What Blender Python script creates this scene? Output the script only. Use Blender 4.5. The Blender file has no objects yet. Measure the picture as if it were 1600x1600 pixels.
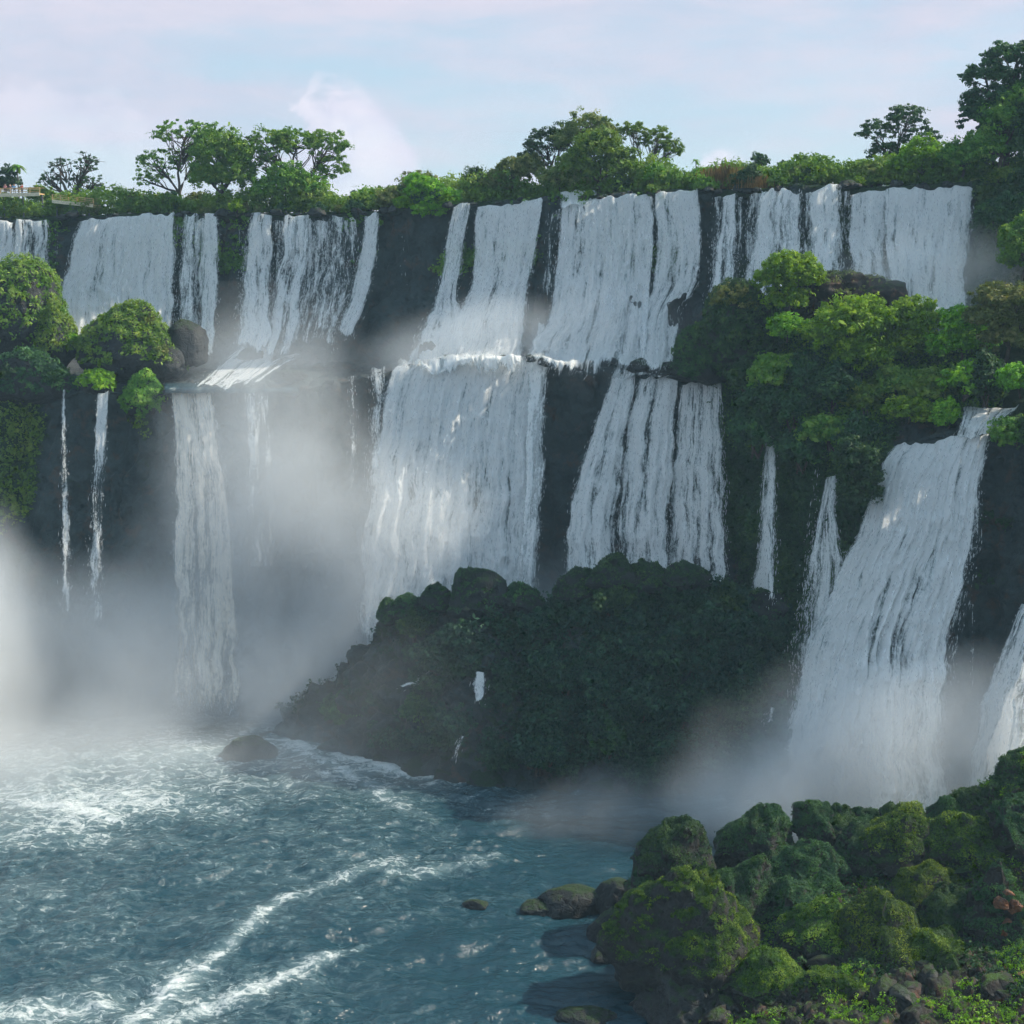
import bpy, bmesh, math, random
import numpy as np
from mathutils import Vector, Matrix

random.seed(7)
rng = np.random.default_rng(11)
S = bpy.context.scene
COL = S.collection

# ------------------------------------------------------------------ camera, sky, sun, exposure
F = 2198.0                      # focal length in photo pixels (photo is 1600 px wide)
TH = math.radians(10.82)        # downward pitch
CAMZ = 65.0
cd = bpy.data.cameras.new('camera'); cam = bpy.data.objects.new('camera', cd); COL.objects.link(cam)
cam.location = (0, 0, CAMZ); cam.rotation_euler = (math.pi/2 - TH, 0, 0)
cd.sensor_width = 36.0; cd.lens = 36.0*F/1600.0; cd.clip_start = 0.5; cd.clip_end = 9000
S.camera = cam

SUN_EL, SUN_AZ = math.radians(42), math.radians(77)   # azimuth measured from +Y (view direction) towards +X (right)
W = bpy.data.worlds.new('World'); S.world = W; W.use_nodes = True
SKY_STR, SUN_STR = 0.09, 5.0
def build_world():
    nt = W.node_tree; N = nt.nodes; L = nt.links
    for n in list(N): N.remove(n)
    out = N.new('ShaderNodeOutputWorld'); bg = N.new('ShaderNodeBackground'); bg.inputs[1].default_value = 0.93
    sky = N.new('ShaderNodeTexSky'); sky.sky_type = 'NISHITA'; sky.sun_disc = False
    sky.sun_elevation = SUN_EL; sky.sun_rotation = SUN_AZ; sky.altitude = 100; sky.air_density = 1.0; sky.dust_density = 0.6; sky.ozone_density = 1.5
    sc = N.new('ShaderNodeVectorMath'); sc.operation = 'SCALE'; sc.inputs['Scale'].default_value = SKY_STR
    L.new(sky.outputs[0], sc.inputs[0])
    tc = N.new('ShaderNodeTexCoord'); sep = N.new('ShaderNodeSeparateXYZ'); L.new(tc.outputs['Generated'], sep.inputs[0])
    def m(op, a, b=None, c=None):
        n = N.new('ShaderNodeMath'); n.operation = op
        for i, v in enumerate((a, b, c)):
            if v is None: continue
            if isinstance(v, (int, float)): n.inputs[i].default_value = v
            else: L.new(v, n.inputs[i])
        return n.outputs[0]
    def rng_(v, a, b, c=0, d=1, smooth=True):
        n = N.new('ShaderNodeMapRange'); n.interpolation_type = 'SMOOTHSTEP' if smooth else 'LINEAR'; n.clamp = True if not smooth else True
        L.new(v, n.inputs[0])
        for i, q in enumerate((a, b, c, d)): n.inputs[i+1].default_value = q
        return n.outputs[0]
    def noise(vec, scale, detail, rough=0.5, dist=0.0):
        n = N.new('ShaderNodeTexNoise'); n.inputs['Scale'].default_value = scale; n.inputs['Detail'].default_value = detail
        n.inputs['Roughness'].default_value = rough; n.inputs['Distortion'].default_value = dist
        L.new(vec, n.inputs['Vector']); return n.outputs[0]
    def comb(x, y, z):
        n = N.new('ShaderNodeCombineXYZ')
        for i, v in enumerate((x, y, z)):
            if isinstance(v, (int, float)): n.inputs[i].default_value = v
            else: L.new(v, n.inputs[i])
        return n.outputs[0]
    X, Y, Z = sep.outputs
    # high thin streaked layer: direction stretched sideways
    st = comb(m('MULTIPLY', X, 1.0), m('MULTIPLY', Y, 1.0), m('MULTIPLY', Z, 4.2))
    n1 = noise(st, 2.1, 7, 0.55, 0.3)
    n1b = noise(st, 7.0, 6, 0.6, 0.2)
    cir = rng_(m('ADD', m('MULTIPLY', n1, 0.78), m('MULTIPLY', n1b, 0.22)), 0.40, 0.60)
    # cumulus bank low over the river, left of the centre
    az = m('ARCTAN2', X, Y)
    lump = noise(comb(X, Y, m('MULTIPLY', Z, 1.25)), 22, 7, 0.55, 0.1)
    lift = m('MULTIPLY', m('SUBTRACT', lump, 0.5), 0.09)
    def bank(a0, w, top):
        q = m('DIVIDE', m('SUBTRACT', m('ADD', az, lift), a0), w)
        g = m('SUBTRACT', top, m('MULTIPLY', m('MULTIPLY', q, q), top))
        return rng_(m('SUBTRACT', m('ADD', g, m('MULTIPLY', lift, 0.9)), Z), -0.004, 0.012)
    cum = m('MAXIMUM', m('MAXIMUM', bank(-0.115, 0.075, 0.105), m('MULTIPLY', bank(-0.30, 0.20, 0.10), 0.45)), m('MAXIMUM', bank(0.145, 0.05, 0.064), bank(0.02, 0.03, 0.066)))
    mixc = N.new('ShaderNodeMix'); mixc.data_type = 'RGBA'
    L.new(m('MULTIPLY', m('ADD', m('MULTIPLY', cir, 0.70), 0.18), rng_(Z, 0.24, 0.55, 1.0, 0.12)), mixc.inputs[0]); L.new(sc.outputs[0], mixc.inputs[6])
    veil = N.new('ShaderNodeMix'); veil.data_type = 'RGBA'; veil.inputs[0].default_value = 0.60
    L.new(sc.outputs[0], veil.inputs[6]); veil.inputs[7].default_value = (0.44, 0.66, 0.80, 1)
    L.new(veil.outputs[2], mixc.inputs[6])
    cc = N.new('ShaderNodeMix'); cc.data_type = 'RGBA'; L.new(rng_(n1b, 0.3, 0.7), cc.inputs[0])
    cc.inputs[6].default_value = (0.48, 0.51, 0.63, 1); cc.inputs[7].default_value = (0.61, 0.575, 0.67, 1)
    L.new(cc.outputs[2], mixc.inputs[7])
    mixk = N.new('ShaderNodeMix'); mixk.data_type = 'RGBA'
    L.new(m('MULTIPLY', cum, 0.62), mixk.inputs[0]); L.new(mixc.outputs[2], mixk.inputs[6])
    ck = N.new('ShaderNodeMix'); ck.data_type = 'RGBA'; L.new(rng_(lump, 0.35, 0.62), ck.inputs[0])
    ck.inputs[6].default_value = (0.60, 0.58, 0.72, 1); ck.inputs[7].default_value = (0.80, 0.74, 0.82, 1)
    L.new(ck.outputs[2], mixk.inputs[7])
    L.new(mixk.outputs[2], bg.inputs[0]); L.new(bg.outputs[0], out.inputs[0])
build_world()
W.cycles.sampling_method = 'MANUAL'; W.cycles.sample_map_resolution = 512

sd = bpy.data.lights.new('sun', 'SUN'); sd.energy = SUN_STR; sd.angle = math.radians(0.53); sd.color = (1.0, 0.90, 0.74)
so = bpy.data.objects.new('sun', sd); COL.objects.link(so)
sdir = Vector((math.sin(SUN_AZ)*math.cos(SUN_EL), math.cos(SUN_AZ)*math.cos(SUN_EL), math.sin(SUN_EL)))
so.rotation_euler = sdir.to_track_quat('Z', 'Y').to_euler()

S.view_settings.view_transform = 'Standard'; S.view_settings.look = 'None'; S.view_settings.exposure = 0.47; S.view_settings.gamma = 1.0
S.render.engine = 'CYCLES'
cy = S.cycles
cy.use_denoising = True; cy.use_adaptive_sampling = True; cy.adaptive_threshold = 0.045; cy.adaptive_min_samples = 12
cy.max_bounces = 6; cy.diffuse_bounces = 3; cy.glossy_bounces = 2; cy.transmission_bounces = 3; cy.transparent_max_bounces = 14; cy.volume_bounces = 2
cy.caustics_reflective = False; cy.caustics_refractive = False; cy.sample_clamp_indirect = 4
cy.volume_step_rate = 1.0; cy.volume_max_steps = 96

# ------------------------------------------------------------------ helpers
cT, sT = math.cos(TH), math.sin(TH)
def P(px, py, D):
    """world point seen at photo pixel (px,py) at distance Y = D"""
    a = (np.asarray(px, float)-800)/F; b = (800-np.asarray(py, float))/F
    yc = cT + b*sT; zc = -sT + b*cT
    return np.stack(np.broadcast_arrays(a*D/yc, np.asarray(D, float)*1.0, CAMZ + zc/yc*D), -1)
def PX(px, z, D):
    """world x for photo column px at height z, distance D"""
    s = (np.asarray(z)-CAMZ)/D
    b = (s*cT + sT)/(cT - s*sT)
    return (np.asarray(px)-800)/F*D/(cT + b*sT)
def proj(p):
    x, y, z = p[..., 0], p[..., 1], p[..., 2]-CAMZ
    d = y*cT - z*sT; u = y*sT + z*cT
    return 800 + F*x/d, 800 - F*u/d

def _hash(ix, iy, iz, s):
    h = (ix*374761393 + iy*668265263 + iz*2147483647 + s*1274126177) & 0xffffffff
    h = ((h ^ (h >> 13))*1274126177) & 0xffffffff
    h = ((h ^ (h >> 16))*2246822519) & 0xffffffff
    return ((h ^ (h >> 15)) & 0xffffff)/float(0xffffff)
def vn(p, s=0):
    """smooth value noise, -1..1, p (...,3)"""
    i = np.floor(p).astype(np.int64); f = p-i; f = f*f*f*(f*(f*6-15)+10)
    x, y, z = i[..., 0], i[..., 1], i[..., 2]; fx, fy, fz = f[..., 0], f[..., 1], f[..., 2]
    r = 0
    for dx in (0, 1):
        wx = fx if dx else 1-fx
        for dy in (0, 1):
            wy = fy if dy else 1-fy
            for dz in (0, 1):
                wz = fz if dz else 1-fz
                r = r + wx*wy*wz*_hash(x+dx, y+dy, z+dz, s)
    return r*2-1
def fbm(p, s=0, o=4, g=0.5, l=2.03):
    r = 0; a = 1; t = 0
    for k in range(o):
        r = r + a*vn(p*(l**k), s+k*17); t += a; a *= g
    return r/t
def ridged(p, s=0, o=4, g=0.5):
    r = 0; a = 1; t = 0
    for k in range(o):
        r = r + a*(1-np.abs(vn(p*(2.1**k), s+k*13))*2); t += a; a *= g
    return r/t
def cells(p, s=0):
    """worley F1 and cell id for p (...,3)"""
    i = np.floor(p).astype(np.int64)
    best = np.full(p.shape[:-1], 9.0); sec = np.full(p.shape[:-1], 9.0); cid = np.zeros(p.shape[:-1])
    for dx in (-1, 0, 1):
        for dy in (-1, 0, 1):
            for dz in (-1, 0, 1):
                x, y, z = i[..., 0]+dx, i[..., 1]+dy, i[..., 2]+dz
                q = np.stack([x+_hash(x, y, z, s), y+_hash(x, y, z, s+1), z+_hash(x, y, z, s+2)], -1)
                d = np.sqrt(((p-q)**2).sum(-1)); h = _hash(x, y, z, s+3)
                nb = d < best
                sec = np.where(nb, best, np.minimum(sec, d)); cid = np.where(nb, h, cid); best = np.where(nb, d, best)
    return best, sec, cid
def sstep(x, a, b):
    t = np.clip((x-a)/(b-a), 0, 1); return t*t*(3-2*t)
def lut(x, tab, k):
    return np.interp(x, [t[0] for t in tab], [t[k] for t in tab])

def mesh_np(name, V, Q, mats, smooth=True, attrs=None, uv=None, parent=None):
    V = np.ascontiguousarray(V, dtype=np.float32).reshape(-1, 3); Q = np.ascontiguousarray(Q, dtype=np.int32)
    k = Q.shape[1]
    me = bpy.data.meshes.new(name)
    me.vertices.add(len(V)); me.vertices.foreach_set('co', V.ravel())
    me.loops.add(Q.size); me.loops.foreach_set('vertex_index', Q.ravel())
    me.polygons.add(len(Q)); me.polygons.foreach_set('loop_start', np.arange(0, Q.size, k, dtype=np.int32))
    me.polygons.foreach_set('loop_total', np.full(len(Q), k, dtype=np.int32))
    me.polygons.foreach_set('use_smooth', np.full(len(Q), smooth, dtype=bool))
    for a, arr in (attrs or {}).items():
        at = me.attributes.new(a, 'FLOAT', 'POINT'); at.data.foreach_set('value', np.ascontiguousarray(arr, dtype=np.float32).ravel())
    if uv is not None:
        l = me.uv_layers.new(name='UVMap'); l.data.foreach_set('uv', np.ascontiguousarray(uv, dtype=np.float32)[Q.ravel()].ravel())
    me.update(calc_edges=True); me.validate()
    for m in (mats if isinstance(mats, (list, tuple)) else [mats]): me.materials.append(m)
    o = bpy.data.objects.new(name, me); COL.objects.link(o)
    if parent: o.parent = parent
    return o
def grid_quads(n, m):
    i = np.arange(n-1)[:, None]*m + np.arange(m-1)[None]
    return np.stack([i, i+1, i+m+1, i+m], -1).reshape(-1, 4)
def tag(o, label, cat, group=None, kind=None):
    o['label'] = label; o['category'] = cat
    if group: o['group'] = group
    if kind: o['kind'] = kind
    return o
def empty(name, loc, rz=0.0):
    o = bpy.data.objects.new(name, None); COL.objects.link(o); o.location = tuple(float(c) for c in loc); o.rotation_euler = (0, 0, rz)
    o.empty_display_size = 0.5
    return o
def copy_tree(o, parent=None):
    c = o.copy(); COL.objects.link(c)
    if parent: c.parent = parent
    for ch in o.children: copy_tree(ch, c)
    return c
_ICO = {}
def ico(sub):
    if sub not in _ICO:
        bm = bmesh.new(); bmesh.ops.create_icosphere(bm, subdivisions=sub, radius=1)
        V = np.array([v.co[:] for v in bm.verts]); T = np.array([[v.index for v in f.verts] for f in bm.faces]); bm.free()
        _ICO[sub] = (V, T)
    return _ICO[sub]
def tubes(lines, sides=6):
    """lines: list of (points (n,3), radii (n)) -> V,Q"""
    Vs, Qs, off = [], [], 0
    ang = np.linspace(0, 2*math.pi, sides, endpoint=False)
    for pts, rad in lines:
        pts = np.asarray(pts, float); n = len(pts)
        t = np.gradient(pts, axis=0); t /= np.linalg.norm(t, axis=1, keepdims=True)+1e-9
        ref = np.where(np.abs(t[:, 2:3]) > 0.9, np.array([[1., 0, 0]]), np.array([[0, 0, 1.]]))
        a = np.cross(t, ref); a /= np.linalg.norm(a, axis=1, keepdims=True)+1e-9; b = np.cross(t, a)
        r = np.asarray(rad, float)[:, None, None]
        V = pts[:, None] + r*(np.cos(ang)[None, :, None]*a[:, None]+np.sin(ang)[None, :, None]*b[:, None])
        idx = np.arange(n*sides).reshape(n, sides)+off
        Q = np.stack([idx[:-1], np.roll(idx[:-1], -1, 1), np.roll(idx[1:], -1, 1), idx[1:]], -1).reshape(-1, 4)
        Vs.append(V.reshape(-1, 3)); Qs.append(Q); off += n*sides
    return np.concatenate(Vs), np.concatenate(Qs)
BOXQ = np.array([[0, 1, 3, 2], [4, 6, 7, 5], [0, 4, 5, 1], [2, 3, 7, 6], [0, 2, 6, 4], [1, 5, 7, 3]])
def boxes(lst):
    """lst of (centre, half extents, rz)"""
    Vs, Qs = [], []
    c8 = np.array([[x, y, z] for x in (-1, 1) for y in (-1, 1) for z in (-1, 1)], float)
    for k, (c, h, rz) in enumerate(lst):
        v = c8*np.array(h); ca, sa = math.cos(rz), math.sin(rz)
        v = np.stack([v[:, 0]*ca-v[:, 1]*sa, v[:, 0]*sa+v[:, 1]*ca, v[:, 2]], -1)+np.array(c)
        Vs.append(v); Qs.append(BOXQ+8*k)
    return np.concatenate(Vs), np.concatenate(Qs)

# ------------------------------------------------------------------ materials
class MT:
    def __init__(s, name):
        s.m = bpy.data.materials.new(name); s.m.use_nodes = True; s.N = s.m.node_tree.nodes; s.L = s.m.node_tree.links
        for n in list(s.N): s.N.remove(n)
        s.out = s.N.new('ShaderNodeOutputMaterial')
    def link(s, a, b): s.L.new(a, b)
    def _in(s, sock, v):
        if isinstance(v, (int, float)): sock.default_value = v
        elif isinstance(v, tuple): sock.default_value = v if len(v) != 3 or sock.type == 'VECTOR' else (*v, 1)
        else: s.L.new(v, sock)
    def math(s, op, a, b=None, c=None):
        n = s.N.new('ShaderNodeMath'); n.operation = op
        for i, v in enumerate((a, b, c)):
            if v is not None: s._in(n.inputs[i], v)
        return n.outputs[0]
    def rng(s, v, a, b, c=0.0, d=1.0):
        n = s.N.new('ShaderNodeMapRange'); n.interpolation_type = 'SMOOTHSTEP'; s._in(n.inputs[0], v)
        for i, q in enumerate((a, b, c, d)): s._in(n.inputs[i+1], q)
        return n.outputs[0]
    def noise(s, vec, scale, detail=4, rough=0.55, dist=0.0, out=0):
        n = s.N.new('ShaderNodeTexNoise'); n.inputs['Scale'].default_value = scale; n.inputs['Detail'].default_value = detail
        n.inputs['Roughness'].default_value = rough; n.inputs['Distortion'].default_value = dist; s._in(n.inputs['Vector'], vec); return n.outputs[out]
    def vor(s, vec, scale, feature='F1', out=0):
        n = s.N.new('ShaderNodeTexVoronoi'); n.feature = feature; n.inputs['Scale'].default_value = scale; s._in(n.inputs['Vector'], vec); return n.outputs[out]
    def vmul(s, vec, k):
        n = s.N.new('ShaderNodeVectorMath'); n.operation = 'MULTIPLY'; s._in(n.inputs[0], vec); n.inputs[1].default_value = k; return n.outputs[0]
    def vadd(s, vec, k):
        n = s.N.new('ShaderNodeVectorMath'); n.operation = 'ADD'; s._in(n.inputs[0], vec); s._in(n.inputs[1], k); return n.outputs[0]
    def obj(s): return s.N.new('ShaderNodeTexCoord').outputs['Object']
    def uv(s): return s.N.new('ShaderNodeTexCoord').outputs['UV']
    def pos(s): return s.N.new('ShaderNodeNewGeometry').outputs['Position']
    def nrmz(s):
        g = s.N.new('ShaderNodeNewGeometry'); q = s.N.new('ShaderNodeSeparateXYZ'); s.L.new(g.outputs['Normal'], q.inputs[0]); return q.outputs[2]
    def attr(s, name):
        n = s.N.new('ShaderNodeAttribute'); n.attribute_name = name; return n.outputs['Fac']
    def mix(s, f, a, b):
        n = s.N.new('ShaderNodeMix'); n.data_type = 'RGBA'; s._in(n.inputs[0], f); s._in(n.inputs[6], a); s._in(n.inputs[7], b); return n.outputs[2]
    def bump(s, h, strength, dist=0.1):
        n = s.N.new('ShaderNodeBump'); n.inputs['Strength'].default_value = strength; n.inputs['Distance'].default_value = dist; s._in(n.inputs['Height'], h); return n.outputs[0]
    def pbr(s, col, rough=0.8, nrm=None, spec=0.4):
        n = s.N.new('ShaderNodeBsdfPrincipled'); s._in(n.inputs['Base Color'], col); s._in(n.inputs['Roughness'], rough); n.inputs['Specular IOR Level'].default_value = spec
        if nrm is not None: s.L.new(nrm, n.inputs['Normal'])
        return n.outputs[0]
    def mixs(s, f, a, b):
        n = s.N.new('ShaderNodeMixShader'); s._in(n.inputs[0], f); s.L.new(a, n.inputs[1]); s.L.new(b, n.inputs[2]); return n.outputs[0]
    def done(s, sh): s.L.new(sh, s.out.inputs[0]); return s.m

def leaf_mat(name, a, b, c, trans=0.38):
    t = MT(name); ti = t.attr('tint')
    oi = t.N.new('ShaderNodeObjectInfo').outputs['Random']
    col = t.mix(t.rng(ti, 0.0, 0.55), a, b); col = t.mix(t.rng(ti, 0.55, 1.0), col, c)
    hs = t.N.new('ShaderNodeHueSaturation'); t.L.new(col, hs.inputs['Color']); t._in(hs.inputs['Hue'], t.rng(oi, 0, 1, 0.485, 0.515)); t._in(hs.inputs['Value'], t.rng(oi, 0, 1, 0.85, 1.15))
    col = hs.outputs[0]
    p = t.pbr(col, 0.62, spec=0.25)
    tr = t.N.new('ShaderNodeBsdfTranslucent'); t.L.new(col, tr.inputs[0])
    return t.done(t.mixs(trans, p, tr.outputs[0]))
def rock_mat(name, dark, light, mossc=None, moss_attr=False, scale=1.0, red=None, wet=0.55, moss_n=(0.35, 0.75)):
    t = MT(name); o = t.pos() if moss_attr else t.obj()
    n1 = t.noise(o, 0.35*scale, 6, 0.6); n2 = t.noise(o, 2.2*scale, 6, 0.65); st = t.noise(t.vmul(o, (0.5, 0.5, 0.35)), 1.0*scale, 5, 0.6, 0.5)
    col = t.mix(t.rng(t.math('ADD', t.math('MULTIPLY', n1, 0.5), t.math('MULTIPLY', n2, 0.5)), 0.35, 0.68), dark, light)
    if red: col = t.mix(t.rng(t.noise(o, 0.5*scale, 5, 0.7), 0.52, 0.66), col, red)
    h = t.math('ADD', t.math('MULTIPLY', n2, 1.0), t.math('MULTIPLY', st, 0.8))
    cr = t.vor(t.vadd(o, t.vmul(t.noise(o, 0.7*scale, 4, 0.6, 0, 1), (1.6/scale, 1.6/scale, 1.6/scale))), 0.7*scale, 'DISTANCE_TO_EDGE')
    h = t.math('ADD', h, t.rng(cr, 0.0, 0.10, 0.0, 0.28))
    rough = t.rng(n2, 0.3, 0.7, wet, 0.9)
    if mossc:
        up = t.nrmz(); mn = t.noise(o, 1.3*scale, 6, 0.65); fine = t.noise(o, 7*scale, 5, 0.7)
        if moss_attr: k = t.rng(t.math('ADD', t.attr('moss'), t.math('MULTIPLY', t.math('SUBTRACT', mn, 0.5), 0.9)), 0.42, 0.58)
        else: k = t.rng(t.math('ADD', up, t.math('MULTIPLY', t.math('SUBTRACT', mn, 0.5), 1.6)), moss_n[0], moss_n[1])
        mc = t.mix(t.rng(fine, 0.3, 0.7), tuple(c*0.5 for c in mossc), mossc)
        col = t.mix(k, col, mc)
        h = t.math('ADD', h, t.math('MULTIPLY', k, t.math('MULTIPLY', fine, 1.6)))
        rough = t.math('ADD', t.math('MULTIPLY', k, 0.3), rough)
    return t.done(t.pbr(col, rough, t.bump(h, 0.65, 0.40/scale), 0.35))

M = {}
M['cliff'] = rock_mat('wet_basalt_cliff', (0.010, 0.020, 0.023), (0.048, 0.068, 0.070), (0.028, 0.062, 0.024), True, 0.8, (0.060, 0.044, 0.036))
M['boulder'] = rock_mat('dark_boulder_rock', (0.010, 0.013, 0.015), (0.040, 0.042, 0.043), (0.030, 0.065, 0.018), False, 1.2, None, 0.45, (0.6, 1.1))
M['headrock'] = rock_mat('shaded_headland_rock', (0.012, 0.016, 0.018), (0.040, 0.046, 0.048), (0.022, 0.050, 0.024), False, 1.2, None, 0.6, (0.2, 0.7))
M['mossrock'] = rock_mat('mossy_rock', (0.009, 0.010, 0.010), (0.038, 0.036, 0.033), (0.026, 0.060, 0.014), False, 1.3, None, 0.6, (0.30, 0.80))
M['shore'] = rock_mat('reddish_basalt_shore', (0.006, 0.006, 0.006), (0.036, 0.027, 0.024), (0.045, 0.095, 0.015), False, 1.5, (0.11, 0.052, 0.036), 0.6, (0.75, 1.15))
M['redrock'] = rock_mat('orange_lichen_rock', (0.05, 0.028, 0.02), (0.26, 0.115, 0.06), None, False, 2.0)
M['bark'] = rock_mat('bark', (0.03, 0.022, 0.018), (0.13, 0.10, 0.08), None, False, 3.0, None, 0.8)
M['greybark'] = rock_mat('pale_bark', (0.05, 0.045, 0.04), (0.20, 0.18, 0.15), None, False, 3.0, None, 0.8)
M['bright'] = leaf_mat('bright_leaves', (0.084, 0.198, 0.014), (0.180, 0.372, 0.019), (0.360, 0.552, 0.036))
M['green'] = leaf_mat('green_leaves', (0.068, 0.165, 0.024), (0.143, 0.285, 0.036), (0.285, 0.405, 0.068))
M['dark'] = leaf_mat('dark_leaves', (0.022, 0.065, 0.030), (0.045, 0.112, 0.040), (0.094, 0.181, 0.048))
M['olive'] = leaf_mat('olive_leaves', (0.087, 0.133, 0.028), (0.175, 0.231, 0.056), (0.322, 0.322, 0.112))
M['shade'] = leaf_mat('shaded_shrub_leaves', (0.012, 0.042, 0.030), (0.028, 0.080, 0.046), (0.060, 0.135, 0.060), 0.25)  # shade over the headland put into darker, bluer leaf colours
M['grass'] = leaf_mat('moss_grass', (0.025, 0.060, 0.009), (0.063, 0.132, 0.011), (0.196, 0.276, 0.029))
M['darkmoss'] = leaf_mat('dark_moss', (0.019, 0.058, 0.026), (0.038, 0.096, 0.036), (0.072, 0.150, 0.036))
M['dry'] = leaf_mat('dry_grass', (0.11, 0.08, 0.03), (0.22, 0.14, 0.05), (0.34, 0.22, 0.09))

def fall_mat(name, tint=(0.95, 0.96, 0.96), deep=(0.24, 0.35, 0.39)):
    t = MT(name); uv = t.uv(); d = t.attr('dens')
    s1 = t.noise(t.vmul(uv, (0.75, 0.055, 1)), 1.0, 4, 0.6, 0.4)
    s2 = t.noise(t.vmul(uv, (3.2, 0.20, 1)), 1.0, 4, 0.62, 0.5)
    s3 = t.noise(t.vmul(uv, (4.0, 1.9, 1)), 1.0, 7, 0.80, 0.8)
    s4 = t.noise(t.vmul(uv, (1.1, 0.30, 1)), 1.0, 4, 0.6, 0.8)
    mixn = t.math('ADD', t.math('ADD', t.math('ADD', t.math('MULTIPLY', s1, 0.80), t.math('MULTIPLY', s2, 0.55)), t.math('MULTIPLY', s3, 0.75)), t.math('MULTIPLY', s4, 0.6))
    q = t.math('SUBTRACT', mixn, 1.35)
    al = t.math('MAXIMUM', t.rng(t.math('ADD', d, t.math('MULTIPLY', q, 1.7)), 0.24, 0.80), t.rng(t.math('ADD', d, t.math('MULTIPLY', q, 0.8)), 0.35, 0.85, 0.0, 0.50))
    wh = t.rng(t.math('ADD', t.math('MULTIPLY', d, 0.34), q), -0.12, 0.34)
    col = t.mix(wh, deep, tint)
    bm = t.bump(t.math('ADD', t.math('MULTIPLY', s3, 0.35), s2), 0.45, 0.4)
    p = t.pbr(col, 0.5, bm, 0.25)
    tr = t.N.new('ShaderNodeBsdfTranslucent'); t.L.new(col, tr.inputs[0])
    tp = t.N.new('ShaderNodeBsdfTransparent')
    return t.done(t.mixs(al, tp.outputs[0], t.mixs(0.42, p, tr.outputs[0])))
M['fall'] = fall_mat('falling_whitewater')
M['warmfall'] = fall_mat('warm_lit_whitewater', (0.95, 0.88, 0.78), (0.36, 0.36, 0.34))  # warm grazing sunlight put into the water colour as a cream tint
def spray_mat():
    t = MT('water_spray'); d = t.N.new('ShaderNodeBsdfDiffuse'); d.inputs[0].default_value = (0.92, 0.94, 0.97, 1)
    tr = t.N.new('ShaderNodeBsdfTranslucent'); tr.inputs[0].default_value = (0.92, 0.94, 0.97, 1)
    tp = t.N.new('ShaderNodeBsdfTransparent')
    return t.done(t.mixs(0.55, tp.outputs[0], t.mixs(0.4, d.outputs[0], tr.outputs[0])))
M['spray'] = spray_mat()

def water_mat(name, deep, foamc=(0.62, 0.66, 0.67)):
    t = MT(name); o = t.pos()
    f = t.attr('foam')
    warp = t.vadd(o, t.vmul(t.noise(o, 0.22, 5, 0.6, 0, 1), (5.5, 4.0, 0)))
    n1 = t.noise(t.vmul(warp, (0.55, 0.8, 0.6)), 1.0, 7, 0.62)
    n2 = t.noise(t.vmul(warp, (1.5, 2.3, 2)), 1.0, 8, 0.72)
    rid = t.math('ABSOLUTE', t.math('SUBTRACT', t.noise(t.vmul(warp, (0.30, 0.52, 0.4)), 1.0, 7, 0.60), 0.5))
    web = t.rng(rid, 0.0, 0.055, 1.0, 0.0)
    q = t.math('ADD', t.math('ADD', t.math('MULTIPLY', web, 0.27), t.math('MULTIPLY', t.math('SUBTRACT', n2, 0.5), 1.35)), t.math('MULTIPLY', t.math('SUBTRACT', n1, 0.5), 0.9))
    k = t.rng(t.math('ADD', f, q), 0.46, 1.05)
    k2 = t.rng(t.math('ADD', f, t.math('MULTIPLY', q, 0.6)), 0.02, 0.85)
    col = t.mix(k2, deep, (0.17, 0.25, 0.27)); col = t.mix(k, col, foamc)
    bw = t.noise(t.vmul(warp, (1.4, 2.4, 1)), 1.0, 6, 0.6)
    rough = t.math('ADD', t.math('MULTIPLY', k, 0.6), 0.16)
    return t.done(t.pbr(col, rough, t.bump(t.math('ADD', bw, t.math('MULTIPLY', k, 0.25)), 0.5, 0.5), 0.45))
M['water'] = water_mat('turbulent_river_water', (0.010, 0.042, 0.060))
def plain(name, col, rough=0.7):
    t = MT(name); n = t.noise(t.obj(), 3.0, 4); return t.done(t.pbr(t.mix(t.rng(n, 0.3, 0.7), tuple(c*0.8 for c in col), col), rough))

# ------------------------------------------------------------------ terrain profile (photo column -> distances)
# px, rimY, rimD, upper-base y, D, lip y, lip D, foot D
T = [(-500, 347, 250, 560, 238, 612, 205, 186), (-300, 345, 245, 560, 232, 610, 206, 186), (0, 342, 238, 560, 227, 610, 206, 186), (120, 338, 236, 560, 226, 608, 205, 186),
     (350, 334, 230, 560, 222, 606, 203, 186), (500, 334, 227, 560, 218, 600, 202, 186), (590, 330, 224, 562, 214, 585, 203, 186), (640, 326, 222, 562, 211, 567, 204, 186),
     (720, 320, 220, 556, 209, 565, 203, 186), (850, 312, 216, 556, 206, 560, 202, 186), (955, 306, 213, 556, 204, 578, 200, 184), (1050, 299, 211, 552, 202, 588, 196, 181),
     (1130, 296, 208, 500, 198, 595, 190, 176), (1200, 296, 204, 482, 195, 640, 180, 170), (1300, 292, 200, 480, 191, 675, 173, 160), (1380, 290, 199, 480, 189, 700, 168, 155),
     (1480, 289, 196, 482, 186, 668, 165, 152), (1545, 288, 194, 480, 184, 668, 163, 151), (1620, 290, 190, 470, 180, 650, 158, 147), (1750, 288, 186, 460, 176, 640, 154, 144), (2100, 285, 190, 450, 180, 630, 158, 148)]
def rimY(px): return lut(px, T, 1)
def rimD(px): return lut(px, T, 2)
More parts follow.
